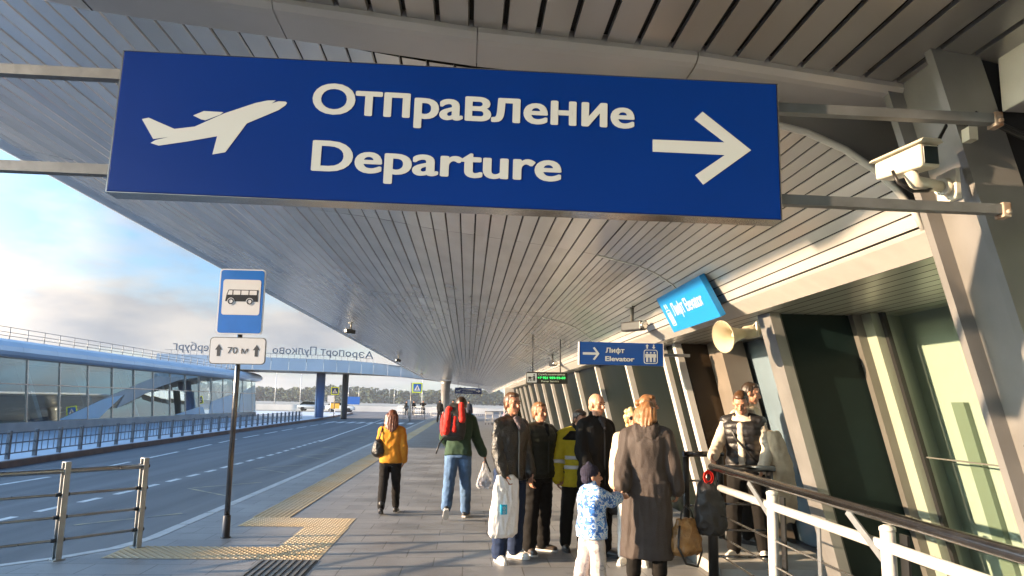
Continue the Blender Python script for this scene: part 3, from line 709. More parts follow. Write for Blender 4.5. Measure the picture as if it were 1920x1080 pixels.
# bend the row of letters onto the parapet line
def bridge_pt(s):   # s metres leftwards from x = -9.2
    x = -9.35 - s
    for (a, b), (c, d) in zip(BP, BP[1:]):
        if a <= x <= c: return x, b + (d - b) * (x - a) / (c - a)
    return x, 84
TXT = 'Аэропорт Пулково  Санкт-Петербург'; G_ = glyphs(TXT); gx = [p[0] for P, _ in G_ for p in P]; sc_ = 16.4 / (max(gx) - min(gx)); x0_ = min(gx)
grp = []                                   # outlines that touch belong to one letter
for P, H in sorted(G_, key=lambda g: min(p[0] for p in g[0])):
    lo, hi = min(p[0] for p in P), max(p[0] for p in P)
    if grp and lo < grp[-1][1] - .01: grp[-1][0].append((P, H)); grp[-1][1] = max(hi, grp[-1][1])
    else: grp.append([[(P, H)], hi])
from mathutils.geometry import tessellate_polygon
for gl, _ in grp:
    bm = BM()
    for P, H in gl:
        loops = [[Vector((*p, 0)) for p in L] for L in [P] + H]; pts = [p for L in loops for p in L]; tris = tessellate_polygon(loops)
        def put(p, dz):
            x, y = bridge_pt((p.x - x0_) * sc_); return bm.verts.new((x, y - .15 + dz, 5.72 + p.y / .729 * .74))
        A = [put(p, 0) for p in pts]; B_ = [put(p, .10) for p in pts]
        for tr in tris:
            bm.faces.new([A[i] for i in tr]); bm.faces.new([B_[i] for i in tr])
        s = 0
        for L in loops:
            for i in range(len(L)): bm.faces.new((A[s + i], A[s + i - 1], B_[s + i - 1], B_[s + i]))
            s += len(L)
    recalc(bm); obj('letter', bm, M_bl, let)
bm = BM()
for k in range(34):
    x, y = bridge_pt(k * .5); bar(bm, (x, y - .1, 5.3), (x, y - .1, 5.74), .03, .03, (0, 1, 0))
    x2, y2 = bridge_pt(k * .5 + .5); bar(bm, (x, y - .1, 5.70), (x2, y2 - .1, 5.70), .03, .03)
obj('support_rail', bm, M_bl, let)

# ================================================================== FAR SCENERY
M_leaf = mat('far_foliage', (.040, .066, .048), .9, 0, .5, .04, island=.14, spec=.1, col2=(.065, .070, .038))
bm = BM(); rnd = random.Random(3)
for k in range(560):
    x = -260 + k * .63 + rnd.uniform(-2, 2); y = 470 + rnd.uniform(-25, 60); h = rnd.uniform(7.0, 9.6) * (y / 480) + 1.2 * math.sin(k * .05); w = rnd.uniform(2.6, 4.6)
    for i in range(80):
        u = rnd.random(); a = rnd.uniform(0, 2 * PI); r = w * math.sqrt(max(0.02, 1 - (2 * u - .9) ** 2 * .8)) * rnd.uniform(.3, 1)
        c = Vector((x + r * math.cos(a), y + r * math.sin(a), h * (.06 + .94 * u))); s = rnd.uniform(.55, 1.25)
        n = Vector((rnd.gauss(0, 1), rnd.gauss(0, 1), rnd.gauss(0, .8))).normalized(); t, v, _ = frame_of(n)
        poly(bm, [c + t * s, c + v * s * .8, c - t * s, c - v * s * .7])
tag(obj('woods', bm, M_leaf), 'grey green belt of woodland on the horizon', 'woods', kind='stuff')
# far car park: pale strips of parked cars, lamp posts, signs
M_lamp = mat('lamp_post_grey', (.50, .52, .54), .4, .4)
lp0 = thing('street_lamp', 'slender grey street lamp far away beyond the road', 'street lamp', (0, 0, 0), 0, 'street lamps beyond the bridge')
bm = BM(); tube(bm, [(0, 0, -.1), (0, 0, 8.6)], [.16, .08], 8); obj('pole', bm, M_lamp, lp0)
bm = BM(); tube(bm, [(0, 0, 8.55), (.5, 0, 8.8), (1.6, 0, 8.85)], .06, 6); obj('arm', bm, M_lamp, lp0)
bm = BM(); box(bm, 1.4, 2.1, -.14, .14, 8.78, 8.92); bevel(bm, .04); obj('lamp_head', bm, M_white, lp0)
first = True
lamp_at = [(-53, 210, 'left of the blue bridge column, farthest left of the lamps'), (-45.5, 207, 'second lamp from the left, near the small triangular signs'), (-46.4, 450, ''), (-40.7, 420, ''), (-42, 452, ''), (-41.4, 480, ''), (-12.0, 200, 'beside the pedestrian crossing sign, nearest to the canopy'), (-65.7, 470, ''), (-62.9, 400, ''), (-57.4, 400, '')]
for x, y, d in lamp_at:
    o = lp0 if first else copy_tree(lp0); first = False
    o.location = (x, y, 0); o.rotation_euler = (0, 0, random.uniform(-.4, .4))
    if d: o['label'] = 'slender grey street lamp ' + d
    else: o['label'] = 'thin grey street lamp standing before the woodland in a loose cluster'
# a raised far road edge catching the light
bm = BM(); box(bm, -180, 60, 122, 122.4, -.15, .75); tag(obj('guard_wall', bm, mat('pale_wall', (.55, .55, .54), .7, 0, .2, .2)), 'long pale low wall crossing behind the bridge', 'wall')

hz = bpy.data.materials.new('haze'); hz.use_nodes = True; n_ = hz.node_tree.nodes; n_.clear()
vo = n_.new('ShaderNodeVolumePrincipled'); ho = n_.new('ShaderNodeOutputMaterial'); hz.node_tree.links.new(vo.outputs[0], ho.inputs['Volume'])
vo.inputs['Color'].default_value = (.80, .88, 1.0, 1); vo.inputs['Density'].default_value = .0003; vo.inputs['Anisotropy'].default_value = .2
bm = BM(); box(bm, -805, 805, -255, 905, -1.2, 24); tag(obj('haze', bm, hz), kind='stuff')
# ================================================================== SIGNS
def arrow_poly(x0, x1, cy, t, h, hl):
    """arrow pointing right: shaft from x0, tip at x1, head made of two slanted bars."""
    s = t / 2; tipx = x1
    return [(x0, cy + s), (x1 - t * 1.35, cy + s), (x1 - hl - .0, cy + h - t * .35), (x1 - hl + t * .75, cy + h), (tipx, cy), (x1 - hl + t * .75, cy - h), (x1 - hl, cy - h + t * .35), (x1 - t * 1.35, cy - s), (x0, cy - s)]
PLANE = [(-1.181, .007), (-1.157, .014), (-1.057, -.026), (-.983, -.013), (-.879, .045), (-.763, .094), (-.719, .106), (-.689, .108), (-.705, .094), (-.679, .105), (-.653, .105), (-.646, .1), (-.652, .089), (-.676, .069), (-.791, .009), (-.808, -.021), (-.86, -.109), (-.907, -.12), (-.896, -.047), (-1.007, -.074), (-1.108, -.095), (-1.139, -.086), (-1.121, -.073), (-1.073, -.059), (-1.131, -.07)]
WING = [(-.993, .031), (-.955, .051), (-.882, .05), (-.894, .039), (-.946, .014), (-.962, .017)]
ARROW = [(.774, .022), (1.06, .024), (.941, .114), (.974, .148), (1.166, -.003), (.972, -.153), (.941, -.116), (1.06, -.028), (.774, -.028)]
def departure(name, label, c, right, up, bars=True):
    t = thing(name, label, 'sign'); m = sign_mtx(c, right, up); t.matrix_world = m
    bm = BM(); box(bm, -1.278, 1.278, -.28, .28, -.088, 0); bevel(bm, .003, 1); obj('board', bm, M_blue if bars else M_navy, t)
    bm = BM(); box(bm, -1.281, 1.281, -.283, -.2805, -.092, -.001); box(bm, -1.281, 1.281, .2805, .283, -.092, -.001); box(bm, -1.2835, -1.2785, -.283, .283, -.092, -.001); box(bm, 1.2785, 1.2835, -.283, .283, -.092, -.001)
    obj('edge_frame', bm, M_steel, t)
    bm = BM(); flat(bm, PLANE, .0002, .0009); flat(bm, WING, .0002, .0009); obj('plane_symbol', bm, M_letter, t)
    bm = BM(); text_into(bm, 'Отправление', -.551, .064, 1.254, .131, .029, .0002, .0005); obj('lettering', bm, M_letter, t)
    bm = BM(); text_into(bm, 'Departure', -.537, -.165, .955, .128, .029, .0002, .0005); obj('lettering', bm, M_letter, t)
    bm = BM(); flat(bm, ARROW, .0002, .0009); obj('arrow', bm, M_letter, t)
    return t
ds = departure('departure_sign', 'big dark blue hanging board reading Departure with plane and arrow', (-.0785, 2.742, 2.716), (.99993865, -.00587048, -.00939277), (.01071229, .01606843, .99981351))
for v in (.20, -.185):
    for x0, x1 in ((1.2835, 2.22), (-2.9, -1.2835)):
        bm = BM(); box(bm, x0, x1, v - .02, v + .02, -.075, -.035); obj('mounting_bar', bm, M_galv, ds)
M_rust = mat('rusty_bracket', (.42, .38, .32), .7, .1, .6, 24., col2=(.20, .085, .035))
for v in (.20, -.185):
    bm = BM(); box(bm, 2.20, 2.235, v - .035, v + .026, -.085, -.028); bevel(bm, .005, 2)
    for e in (-.015,): lathe(bm, [(0, .009), (.012, .011), (.014, .004)], (2.217, v + e, -.028), (0, 0, 1), 6)
    obj('end_bracket', bm, M_rust, ds)
fd = departure('departure_sign', 'small far dark departure sign hanging beside the canopy column', (.07, 72, 2.77), (1, -.02, -.012), (0, 0, 1), False)
bm = BM()
for x in (-1.0, 1.0): tube(bm, [(x, .28, -.04), (x, .78, -.04)], .02, 6)
obj('hanger', bm, M_black, fd)
for mm_ in (ds, fd): pass

def little_man(bm, cx, cy, s, mi=0):
    flat(bm, circ(cx, cy + .42 * s, .085 * s, 10), .0003, .002, mi)
    flat(bm, [(cx - .16 * s, cy + .30 * s), (cx + .16 * s, cy + .30 * s), (cx + .19 * s, cy + .26 * s), (cx + .19 * s, cy - .05 * s), (cx + .12 * s, cy - .05 * s), (cx + .10 * s, cy + .1 * s), (cx + .10 * s, cy - .5 * s), (cx + .015 * s, cy - .5 * s), (cx, cy - .1 * s), (cx - .015 * s, cy - .5 * s), (cx - .10 * s, cy - .5 * s), (cx - .10 * s, cy + .1 * s), (cx - .12 * s, cy - .05 * s), (cx - .19 * s, cy - .05 * s), (cx - .19 * s, cy + .26 * s)], .0003, .002, mi)
def up_arrow(bm, cx, cy, s, up=1, mi=0):
    P = [(-.16, -.5), (.16, -.5), (.16, .1), (.42, .1), (0, .55), (-.42, .1), (-.16, .1)]
    P = [(cx + x * s, cy + up * y * s) for x, y in P]
    flat(bm, P if up > 0 else P[::-1], .0003, .002, mi)
def lift_icon(bm, cx, cy, w, h, mi=0):
    ring(bm, rrect(w, h, w * .16, cx, cy), rrect(w - .018, h - .018, w * .13, cx, cy), .0003, .002, mi)
    for k in (-1, 0, 1): little_man(bm, cx + k * w * .26, cy - h * .02, h * .72, mi)
    up_arrow(bm, cx - w * .25, cy + h * .72, h * .30, 1, mi); up_arrow(bm, cx + w * .22, cy + h * .72, h * .30, -1, mi)
es = thing('elevator_sign', 'blue board with arrow and lift symbol reading Elevator above the waiting group', 'sign'); es.matrix_world = sign_mtx((2.06, 9.9, 2.385), (1, 0, .0))
bm = BM(); box(bm, -.57, .57, -.152, .152, -.09, 0); bevel(bm, .003, 1); obj('board', bm, M_blue2 if False else mat('sign_blue_mid', (.004, .055, .27), .35, 0, .08, 2.), es)
bm = BM(); box(bm, -.578, -.5705, -.154, .154, -.094, .002); box(bm, .5705, .578, -.154, .154, -.094, .002); obj('edge_frame', bm, M_signgrey, es)
bm = BM(); flat(bm, arrow_poly(-.525, -.30, -.005, .032, .088, .09), .0003, .002); obj('arrow', bm, M_letter, es)
bm = BM(); text_into(bm, 'Лифт', -.218, .012, .26, .068, .035, .0003, .002); obj('lettering', bm, M_letter, es)
bm = BM(); text_into(bm, 'Elevator', -.222, -.10, .40, .068, .035, .0003, .002); obj('lettering', bm, M_letter, es)
bm = BM(); lift_icon(bm, .40, -.03, .19, .19); obj('lift_symbol', bm, M_letter, es)
bm = BM(); box(bm, .60, .95, -.02, .02, -.07, -.03); obj('mounting_bar', bm, M_galv, es)

cs = thing('lift_sign', 'bright cyan lift sign fixed flat on the slanting slats above the loudspeaker', 'sign')
cs.matrix_world = sign_mtx((2.23, 7.50, 2.72), (0, -1, 0), Vector((-.20, 0, .38)))
bm = BM(); box(bm, -.79, .79, -.215, .215, -.06, 0); bevel(bm, .003, 1); obj('board', bm, M_cyan, cs)
bm = BM(); lift_icon(bm, -.60, -.05, .15, .19); obj('lift_symbol', bm, M_letter, cs)
bm = BM(); text_into(bm, 'Лифт Elevator', -.44, -.05, 1.02, .15, .012, .0003, .002); obj('lettering', bm, M_letter, cs)

gs = thing('porter_sign', 'black box sign with porter symbol and green phone number under the canopy', 'sign'); gs.matrix_world = sign_mtx((1.70, 16, 2.25), (1, 0, .012))
bm = BM(); box(bm, -.45, .45, -.125, .125, -.09, 0); bevel(bm, .004, 1); obj('board', bm, mat('sign_black', (.012, .014, .012), .35), gs)
bm = BM(); flat(bm, rrect(.21, .20, .012, -.325, 0), .0003, .002); obj('symbol_panel', bm, M_letter, gs)
bm = BM()
flat(bm, circ(-.275, .068, .016, 10), .0022, .0035); flat(bm, [(-.29, .045), (-.262, .045), (-.255, -.01), (-.262, -.07), (-.275, -.07), (-.278, -.02), (-.292, -.07), (-.304, -.07), (-.292, -.005)], .0022, .0035)
flat(bm, [(-.29, .03), (-.28, .02), (-.34, -.005), (-.345, .005)], .0022, .0035); flat(bm, rrect(.06, .05, .008, -.372, .0), .0022, .0035); flat(bm, [(-.41, -.035), (-.33, -.035), (-.33, -.045), (-.41, -.045)], .0022, .0035)
flat(bm, circ(-.395, -.06, .012, 10), .0022, .0035); flat(bm, circ(-.345, -.06, .012, 10), .0022, .0035)
obj('porter_symbol', bm, M_black, gs)
bm = BM(); text_into(bm, 'Служба носильщиков', -.19, .058, .58, .038, .012, .0003, .002); obj('lettering', bm, mat('sign_pale_green', (.50, .62, .52), .5), gs)
bm = BM(); text_into(bm, 'Porter Service', -.12, -.088, .38, .036, .012, .0003, .002); obj('lettering', bm, MATS['sign_pale_green'], gs)
M_led = mat('green_led', (.02, .35, .08), .5); M_led.node_tree.nodes['Principled BSDF'].inputs['Emission Color'].default_value = (.03, .7, .12, 1); M_led.node_tree.nodes['Principled BSDF'].inputs['Emission Strength'].default_value = .5
bm = BM(); text_into(bm, '+7 921 959-93-03', -.20, -.022, .60, .052, .02, .0003, .002); obj('phone_number', bm, M_led, gs)
bm = BM()
for x in (-.3, .3): tube(bm, [(x, .125, -.045), (x, .95, -.045)], .012, 6)
obj('hanger', bm, M_black, gs)

# bus stop sign
bs = thing('bus_stop_sign', 'blue bus stop sign and white 70 m plate on a leaning steel pole', 'road sign', (-2.91, 9.62, 0))
bm = BM(); tube(bm, [(0, 0, .0), (0, 0, 3.25)], .033, 16); obj('pole', bm, M_dksteel, bs)
bm = BM(); lathe(bm, [(0, .062), (.012, .062), (.014, .05), (.26, .046), (.27, .036)], (0, 0, .001), (0, 0, 1), 16); obj('pole_base', bm, M_black, bs)
def signboard(parent, cz, tilt=0.):
    e = bpy.data.objects.new('x', None); bpy.data.objects.remove(e)
    return Matrix.Translation((0, -.045, cz)) @ Matrix(((1, 0, 0, 0), (0, 0, -1, 0), (0, 1, 0, 0), (0, 0, 0, 1))) @ Matrix.Rotation(tilt, 4, 'X')
mb = signboard(bs, 2.915)
def placed(name, bm, m, parent, mt):
    o = obj(name, bm, m, parent); o.matrix_parent_inverse = Matrix(); o.matrix_local = mt; return o
bm = BM(); flat(bm, rrect(.575, .84, .045), -.02, 0); placed('board_edge', bm, M_signgrey, bs, mb)
bm = BM(); flat(bm, rrect(.545, .81, .035), .0005, .002); placed('blue_face', bm, mat('bus_sign_blue', (.01, .13, .50), .25, 0, .12, 3., coat=.3), bs, mb)
bm = BM(); flat(bm, rrect(.475, .455, .03, 0, .055), .0025, .004); placed('white_field', bm, M_signgrey, bs, mb)
bm = BM(); z0, z1 = .0045, .006
flat(bm, [(-.20, .0), (-.19, .075), (.205, .085), (.212, .0), (.19, .0), (.155, 0), (.11, 0), (.065, 0), (-.085, 0), (-.13, 0), (-.175, 0)], z0, z1)   # lower body
flat(bm, [(-.19, .075), (-.168, .148), (-.15, .152), (.205, .152), (.212, .14), (.205, .085)], z0, z1)                         # upper body
placed('bus_symbol', bm, M_black, bs, mb)
bm = BM(); z2, z3 = .0065, .0075
for P in ([(-.176, .085), (-.158, .140), (-.115, .142), (-.115, .085)], [(-.102, .086), (-.102, .142), (-.015, .142), (-.015, .086)], [(-.003, .086), (-.003, .142), (.087, .142), (.087, .086)], [(.10, .087), (.10, .142), (.192, .142), (.192, .087)]): flat(bm, P, z2, z3)
flat(bm, circ(-.128, 0, .047), z2, z3); flat(bm, circ(.108, 0, .047), z2, z3); placed('bus_window', bm, M_signgrey, bs, mb)
bm = BM()
for cx in (-.128, .108): ring(bm, circ(cx, 0, .038), circ(cx, 0, .024), .008, .009)
placed('bus_wheel', bm, M_black, bs, mb)
mb = signboard(bs, 2.285)
bm = BM(); flat(bm, rrect(.70, .34, .05), -.02, 0); placed('plate_edge', bm, M_frame, bs, mb)
bm = BM(); flat(bm, rrect(.68, .32, .042), .0005, .002); placed('plate_face', bm, M_signgrey, bs, mb)
bm = BM(); text_into(bm, '70 м', -.125, -.035, .255, .085, .004, .0025, .0015)
for cx in (-.235, .235): flat(bm, [(cx - .02, -.07), (cx + .02, -.07), (cx + .02, .01), (cx + .045, .01), (cx, .08), (cx - .045, .01), (cx - .02, .01)], .0025, .004)
placed('lettering', bm, mat('sign_dark_grey', (.05, .05, .055), .5), bs, mb)
bm = BM()
for z in (2.62, 3.2, 2.2, 2.38): box(bm, -.05, .05, -.03, .036, z, z + .03)
obj('clamp', bm, M_galv, bs)
bs.rotation_euler = (0, rad(-.3), 0)

# pedestrian crossing signs
def crossing(label, x, y, z, h0, s=.9, dark=False):
    t = thing('crossing_sign', label, 'road sign', (x, y, 0))
    bm = BM(); tube(bm, [(-.55 if not dark else 0, .05, -.15), (-.55 if not dark else 0, .05, z + s * .6)], .04, 8); obj('pole', bm, M_frame, t)
    m = Matrix.Translation((0, 0, z)) @ Matrix(((1, 0, 0, 0), (0, 0, -1, 0), (0, 1, 0, 0), (0, 0, 0, 1)))
    bm = BM(); flat(bm, rrect(s * 1.3, s * 1.3, .06), -.03, 0); placed('yellow_border', bm, mat('lime_yellow', (.50, .62, .03), .5), t, m)
    bm = BM(); flat(bm, rrect(s, s, .04), .001, .004); placed('blue_face', bm, M_blue2 if not dark else M_navy, t, m)  # dark: the shade on that sign is put into a navy face
    bm = BM(); flat(bm, [(-.40 * s, -.36 * s), (.40 * s, -.36 * s), (0, .38 * s)], .005, .008); placed('white_triangle', bm, M_signgrey, t, m)
    bm = BM(); flat(bm, circ(0, .10 * s, .05 * s, 8), .009, .011); flat(bm, [(-.05 * s, .05 * s), (.05 * s, .05 * s), (.06 * s, -.1 * s), (.14 * s, -.3 * s), (.07 * s, -.3 * s), (0, -.13 * s), (-.08 * s, -.3 * s), (-.15 * s, -.3 * s), (-.06 * s, -.1 * s)], .009, .011); placed('walker_symbol', bm, M_black, t, m)
    return t
crossing('pedestrian crossing sign with lime border, just left of the canopy column', -4.55, 68, 2.90, 0, .70)
crossing('shaded pedestrian crossing sign with lime border, between the two bridge columns', -13.3, 76, 2.55, 0, .60, True)
def plain_sign(name, label, x, y, z, w, h, m_, shape='rect', pole=True):
    t = thing(name, label, 'road sign', (x, y, 0))
    bm = BM(); tube(bm, [(0, .06, -.15), (0, .06, z + h * .4)], .04, 8); obj('pole', bm, M_lamp, t)
    bm = BM()
    if shape == 'tri': box(bm, -.001, .001, -.02, 0, z, z + .01); pts = [(-w / 2, z - h / 2), (w / 2, z - h / 2), (0, z + h / 2)]
    elif shape == 'circ': pts = circ(0, z, w / 2, 18)
    else: pts = rrect(w, h, .05, 0, z)
    a = [bm.verts.new((px, -.02, pz)) for px, pz in pts]; b = [bm.verts.new((px, .02, pz)) for px, pz in pts]
    bm.faces.new(a); bm.faces.new(b[::-1])
    for i in range(len(a)): bm.faces.new((a[i], a[i - 1], b[i - 1], b[i]))
    recalc(bm); obj('board', bm, m_, t); return t
plain_sign('notice_sign', 'small white square sign right of the blue bridge column', -16.2, 90, 1.75, .75, .8, M_white)
plain_sign('direction_sign', 'small orange rectangular sign between the bridge columns', -15.3, 88, .95, 1.0, .6, mat('sign_orange', (.70, .38, .05), .5))
plain_sign('direction_sign', 'wide blue information board beyond the dark bridge column', -24.0, 160, 1.55, 2.6, 1.6, M_blue2)
plain_sign('keep_right_sign', 'small blue square road sign with red stripes left of the blue column', -43.0, 150, 3.0, 1.3, 1.2, M_blue2)
plain_sign('warning_sign', 'small white triangular road sign seen near the pavilion end', -40.5, 120, 3.2, .9, .8, M_white, 'tri')
plain_sign('round_sign', 'small white round sign below the pedestrian crossing sign near the canopy column', -5.35, 70, 1.55, .35, .55, M_white)

# ================================================================== CAMERAS, SPEAKER
cc = thing('security_camera', 'cream box security camera on a bracket at the near slanted column', 'camera', (1.98, 3.10, 2.815))
Rm = Euler((rad(4), rad(2), rad(-74))).to_matrix().to_4x4()
def pl(bm, m):
    for v in bm.verts: v.co = m @ v.co
    return bm
bm = BM()   # housing: long box seen from its side and front, lens towards +x,-y
hexa(bm, [(-.17, -.055, -.05), (.09, -.055, -.05), (.09, .055, -.05), (-.17, .055, -.05), (-.17, -.055, .03), (.09, -.055, .055), (.09, .055, .055), (-.17, .055, .03)]); bevel(bm, .014, 3); pl(bm, Rm); obj('housing', bm, M_cream, cc, True)
bm = BM(); hexa(bm, [(-.19, -.066, .036), (.105, -.066, .060), (.105, .066, .060), (-.19, .066, .036), (-.19, -.05, .050), (.105, -.05, .076), (.105, .05, .076), (-.19, .05, .050)]); pl(bm, Rm); obj('sunshield', bm, M_cream, cc)
bm = BM(); box(bm, .091, .094, -.042, .042, -.036, .042); pl(bm, Rm); obj('front_glass', bm, mat('lens_glass', (.03, .045, .05), .06, 0, coat=1.), cc)
bm = BM(); tube(bm, [(-.02, 0, -.05), (0, .0, -.10), (.14, .03, -.105)], [.03, .032, .026], 12); tube(bm, [(.14, .03, -.105), (.20, .05, -.10)], .04, 12); box(bm, .18, .20, -.02, .12, -.17, -.03); obj('bracket', bm, M_cream, cc)
bm = BM(); tube(bm, [(-.10, 0, -.05), (-.09, -.02, -.11), (-.03, -.03, -.15), (.05, -.01, -.14), (.10, .02, -.11)], .008, 8); tube(bm, [(.09, .0, .03), (.15, .06, .10), (.19, .02, .2)], .008, 8); obj('cable', bm, M_black, cc)
cb = thing('cable_bundle', 'black cable bundle drooping from the bar end on the near column', 'cable', (2.2, 3.02, 2.98))
bm = BM()
for k in range(3): tube(bm, [(-.08 + k * .03, .0, -.01 * k), (.02, -.015, .025 + .006 * k), (.12, -.02, -.01 - .008 * k), (.22, -.02, -.05 - .012 * k), (.42, -.02, -.04 - .01 * k), (.7, -.02, -.02)], .009, 7)
obj('cable', bm, M_black, cb)
bm = BM(); box(bm, -.02, .02, -.02, .03, -.09, -.03); obj('bracket', bm, M_cream, cb)

sp = thing('horn_loudspeaker', 'cream horn loudspeaker fixed to the slanted column under the canopy edge', 'loudspeaker', (2.44, 6.62, 2.36))
ax = Vector((-.92, -.34, -.20)).normalized()
bm = BM(); prof = [(.16, .145), (.155, .152), (.12, .118), (.05, .075), (-.04, .05), (-.10, .045), (-.11, .06), (-.24, .062), (-.26, .04)]
lathe(bm, [(t, r) for t, r in prof][::-1], (0, 0, 0), ax, 24, 0, False)
lathe(bm, [(-.10, .02), (-.02, .032), (.06, .058), (.12, .10), (.158, .143)], (0, 0, 0), ax, 24, 0, False); bm.normal_update(); obj('horn', bm, mat('horn_cream', (.42, .37, .26), .4, 0, .1, 5.), sp)
bm = BM(); lathe(bm, [(-.06, .0), (-.05, .03), (.02, .035), (.05, .012)], (0, 0, 0), ax, 14); obj('reflex_cone', bm, MATS['horn_cream'], sp)
bm = BM(); tube(bm, [tuple(-ax * .18 + Vector((0, 0, .03))), (.19, .0, .12), (.21, .02, .0)], .014, 8); bar(bm, tuple(-ax * .16), (.22, .04, .02), .05, .012, (0, 1, 0)); obj('bracket', bm, M_cream, sp)

dome_src = None
def ceiling_cam(label, x, y, z, s=1.):
    t = thing('security_camera', label, 'camera', (x, y, z))
    bm = BM(); tube(bm, [(0, 0, 0), (0, 0, -.16)], .02, 8); box(bm, -.05, .05, -.05, .05, -.012, .0); obj('stem', bm, M_frame, t)
    bm = BM(); box(bm, -.045, .045, -.17, .13, -.26, -.16); bevel(bm, .015, 2); obj('housing', bm, M_black if s < 1.5 else M_cream, t)
    bm = BM(); lathe(bm, [(0, .045), (.02, .05), (.03, .03)], (0, -.17, -.21), (0, -1, 0), 12); obj('lens_hood', bm, M_steel, t)
    t.rotation_euler = (0, 0, random.uniform(-.6, .6)); t.scale = (1.25, 1.25, 1.25)
ceiling_cam('dark camera hanging from the slats near the canopy edge, nearest of that row', -3.55, 22.4, 3.99)
ceiling_cam('dark camera hanging at the canopy edge, second along that row', -3.55, 38, 3.99)
ceiling_cam('small dark camera far along the canopy edge, third of that row', -3.55, 57, 3.99)
ceiling_cam('dark camera under the curved slats between the two blue lift signs', 2.14, 9.6, 2.99)
ceiling_cam('tiny dark camera under the curved slats above the porter sign', 2.16, 19, 2.98)

# ================================================================== TROLLEYS, CARS, FAR FURNITURE
tr0 = thing('luggage_trolley', 'white tube luggage trolley in the nested row along the facade', 'trolley', (0, 0, 0), 0, 'luggage trolleys along the facade')
bm = BM()
for s in (-.28, .28): tube(bm, [(s, .45, .22), (s, -.25, .22), (s, -.42, .55), (s, -.50, 1.02)], .017, 7)
tube(bm, [(-.28, .45, .22), (.28, .45, .22)], .017, 7); tube(bm, [(-.28, -.25, .24), (.28, -.25, .24)], .014, 7); tube(bm, [(-.28, -.40, .5), (.28, -.40, .5)], .012, 7)
for x in (-.14, 0, .14): tube(bm, [(x, .45, .22), (x, -.25, .22), (x, -.42, .55)], .01, 6)
obj('frame', bm, M_white, tr0)
bm = BM(); tube(bm, [(-.32, -.50, 1.02), (.32, -.50, 1.02)], .026, 8); obj('handle', bm, M_black, tr0)
bm = BM(); box(bm, -.26, .26, -.52, -.40, .80, 1.0); obj('basket', bm, M_signgrey, tr0)
for p in ((-.25, -.25), (.25, -.25), (0, .42)):
    bm = BM(); lathe(bm, [(-.02, .08), (.02, .08)], (p[0], p[1], .085), (1, 0, 0), 12); obj('wheel', bm, M_black, tr0)
tl = [(1.98, 15.4 + k * .42, 0, 'white') for k in range(24)]
for k, (x, y, a, _) in enumerate(tl):
    o = tr0 if k == 0 else copy_tree(tr0); o.location = (x + k * .012, y, 0); o.rotation_euler = (0, 0, -.15)
    if k == 0: o['label'] = 'nearest white luggage trolley of the nested row, in front of the dark panes'
    elif k == 23: o['label'] = 'farthest white luggage trolley of the nested row along the facade'
    else: o['label'] = 'white tube luggage trolley nested in the middle of the facade row'
for k in range(4):
    o = copy_tree(tr0); o.location = (1.7 + k * .42, 58 + k * .5, 0); o.rotation_euler = (0, 0, .3 * k); o['group'] = 'luggage trolleys far away'; o['label'] = 'luggage trolley in the far cluster past the man with the red backpack'

def car(label, x, y, rz, m_):
    t = thing('parked_car', label, 'car', (x, y, -.15), rz)
    bm = BM(); S = [(-2.1, .35), (-2.12, .75), (-1.95, .92), (-1.0, 1.0), (.9, .98), (2.0, .82), (2.15, .6), (2.1, .3)]
    a = [bm.verts.new((px, -.85, pz)) for px, pz in S]; b = [bm.verts.new((px, .85, pz)) for px, pz in S]
    bm.faces.new(a); bm.faces.new(b[::-1])
    for i in range(len(a)): bm.faces.new((a[i], a[i - 1], b[i - 1], b[i]))
    recalc(bm); bevel(bm, .06, 2); obj('body', bm, m_, t, True)
    bm = BM(); hexa(bm, [(-1.85, -.76, .95), (1.15, -.76, .95), (1.15, .76, .95), (-1.85, .76, .95), (-1.3, -.60, 1.45), (.35, -.60, 1.45), (.35, .60, 1.45), (-1.3, .60, 1.45)]); bevel(bm, .05, 2); obj('window', bm, M_dkglass, t, True)
    bm = BM(); box(bm, -1.25, .3, -.58, .58, 1.44, 1.475); bevel(bm, .012, 1); obj('roof', bm, m_, t)
    for px in (-1.3, 1.35):
        for s in (-.78, .78):
            bm = BM(); lathe(bm, [(-.1, .32), (.1, .32)], (px, s, .32), (0, 1, 0), 16); w = obj('wheel', bm, M_black, t)
    return t
car('dark blue car parked beyond the fence left of the blue column', -34, 100, .1, mat('car_dark_blue', (.02, .05, .12), .2, .3, coat=.6))
car('white car parked far left beyond the fence', -38, 112, .2, mat('car_white', (.7, .7, .68), .2, 0, coat=.6))
car('silver car parked in the far lot right of the dark bridge column', -24, 118, .0, mat('car_silver', (.42, .44, .46), .2, .6, coat=.6))
car('white car parked behind the orange sign', -19, 114, .0, MATS['car_white'])
# crowd barriers across the far end
cbx = thing('crowd_barrier', 'white tube crowd barrier across the far end of the sidewalk', 'barrier', (0, 0, 0), 0, 'crowd barriers at the far end')
bm = BM()
for z in (.15, .6, 1.05): tube(bm, [(-1.0, 0, z), (1.0, 0, z)], .025, 6)
for k in range(9): tube(bm, [(-1 + k * .25, 0, .0 if k in (0, 8) else .15), (-1 + k * .25, 0, 1.05)], .018 if k not in (0, 8) else .028, 6)
obj('frame', bm, M_white, cbx)
for k, (x, y) in enumerate([(-3.0, 86.5), (-5.15, 88), (-7.3, 90), (-.9, 86), (1.2, 86)]):
    o = cbx if k == 0 else copy_tree(cbx); o.location = (x, y, -.0); o.rotation_euler = (0, 0, -.3 if 0 < k < 3 else 0)
    if k: o['label'] = ['', 'white crowd barrier second from the canopy column towards the road', 'white crowd barrier farthest out on the road', 'white crowd barrier just right of the canopy column', 'white crowd barrier nearest to the facade, past the far trolleys'][k]
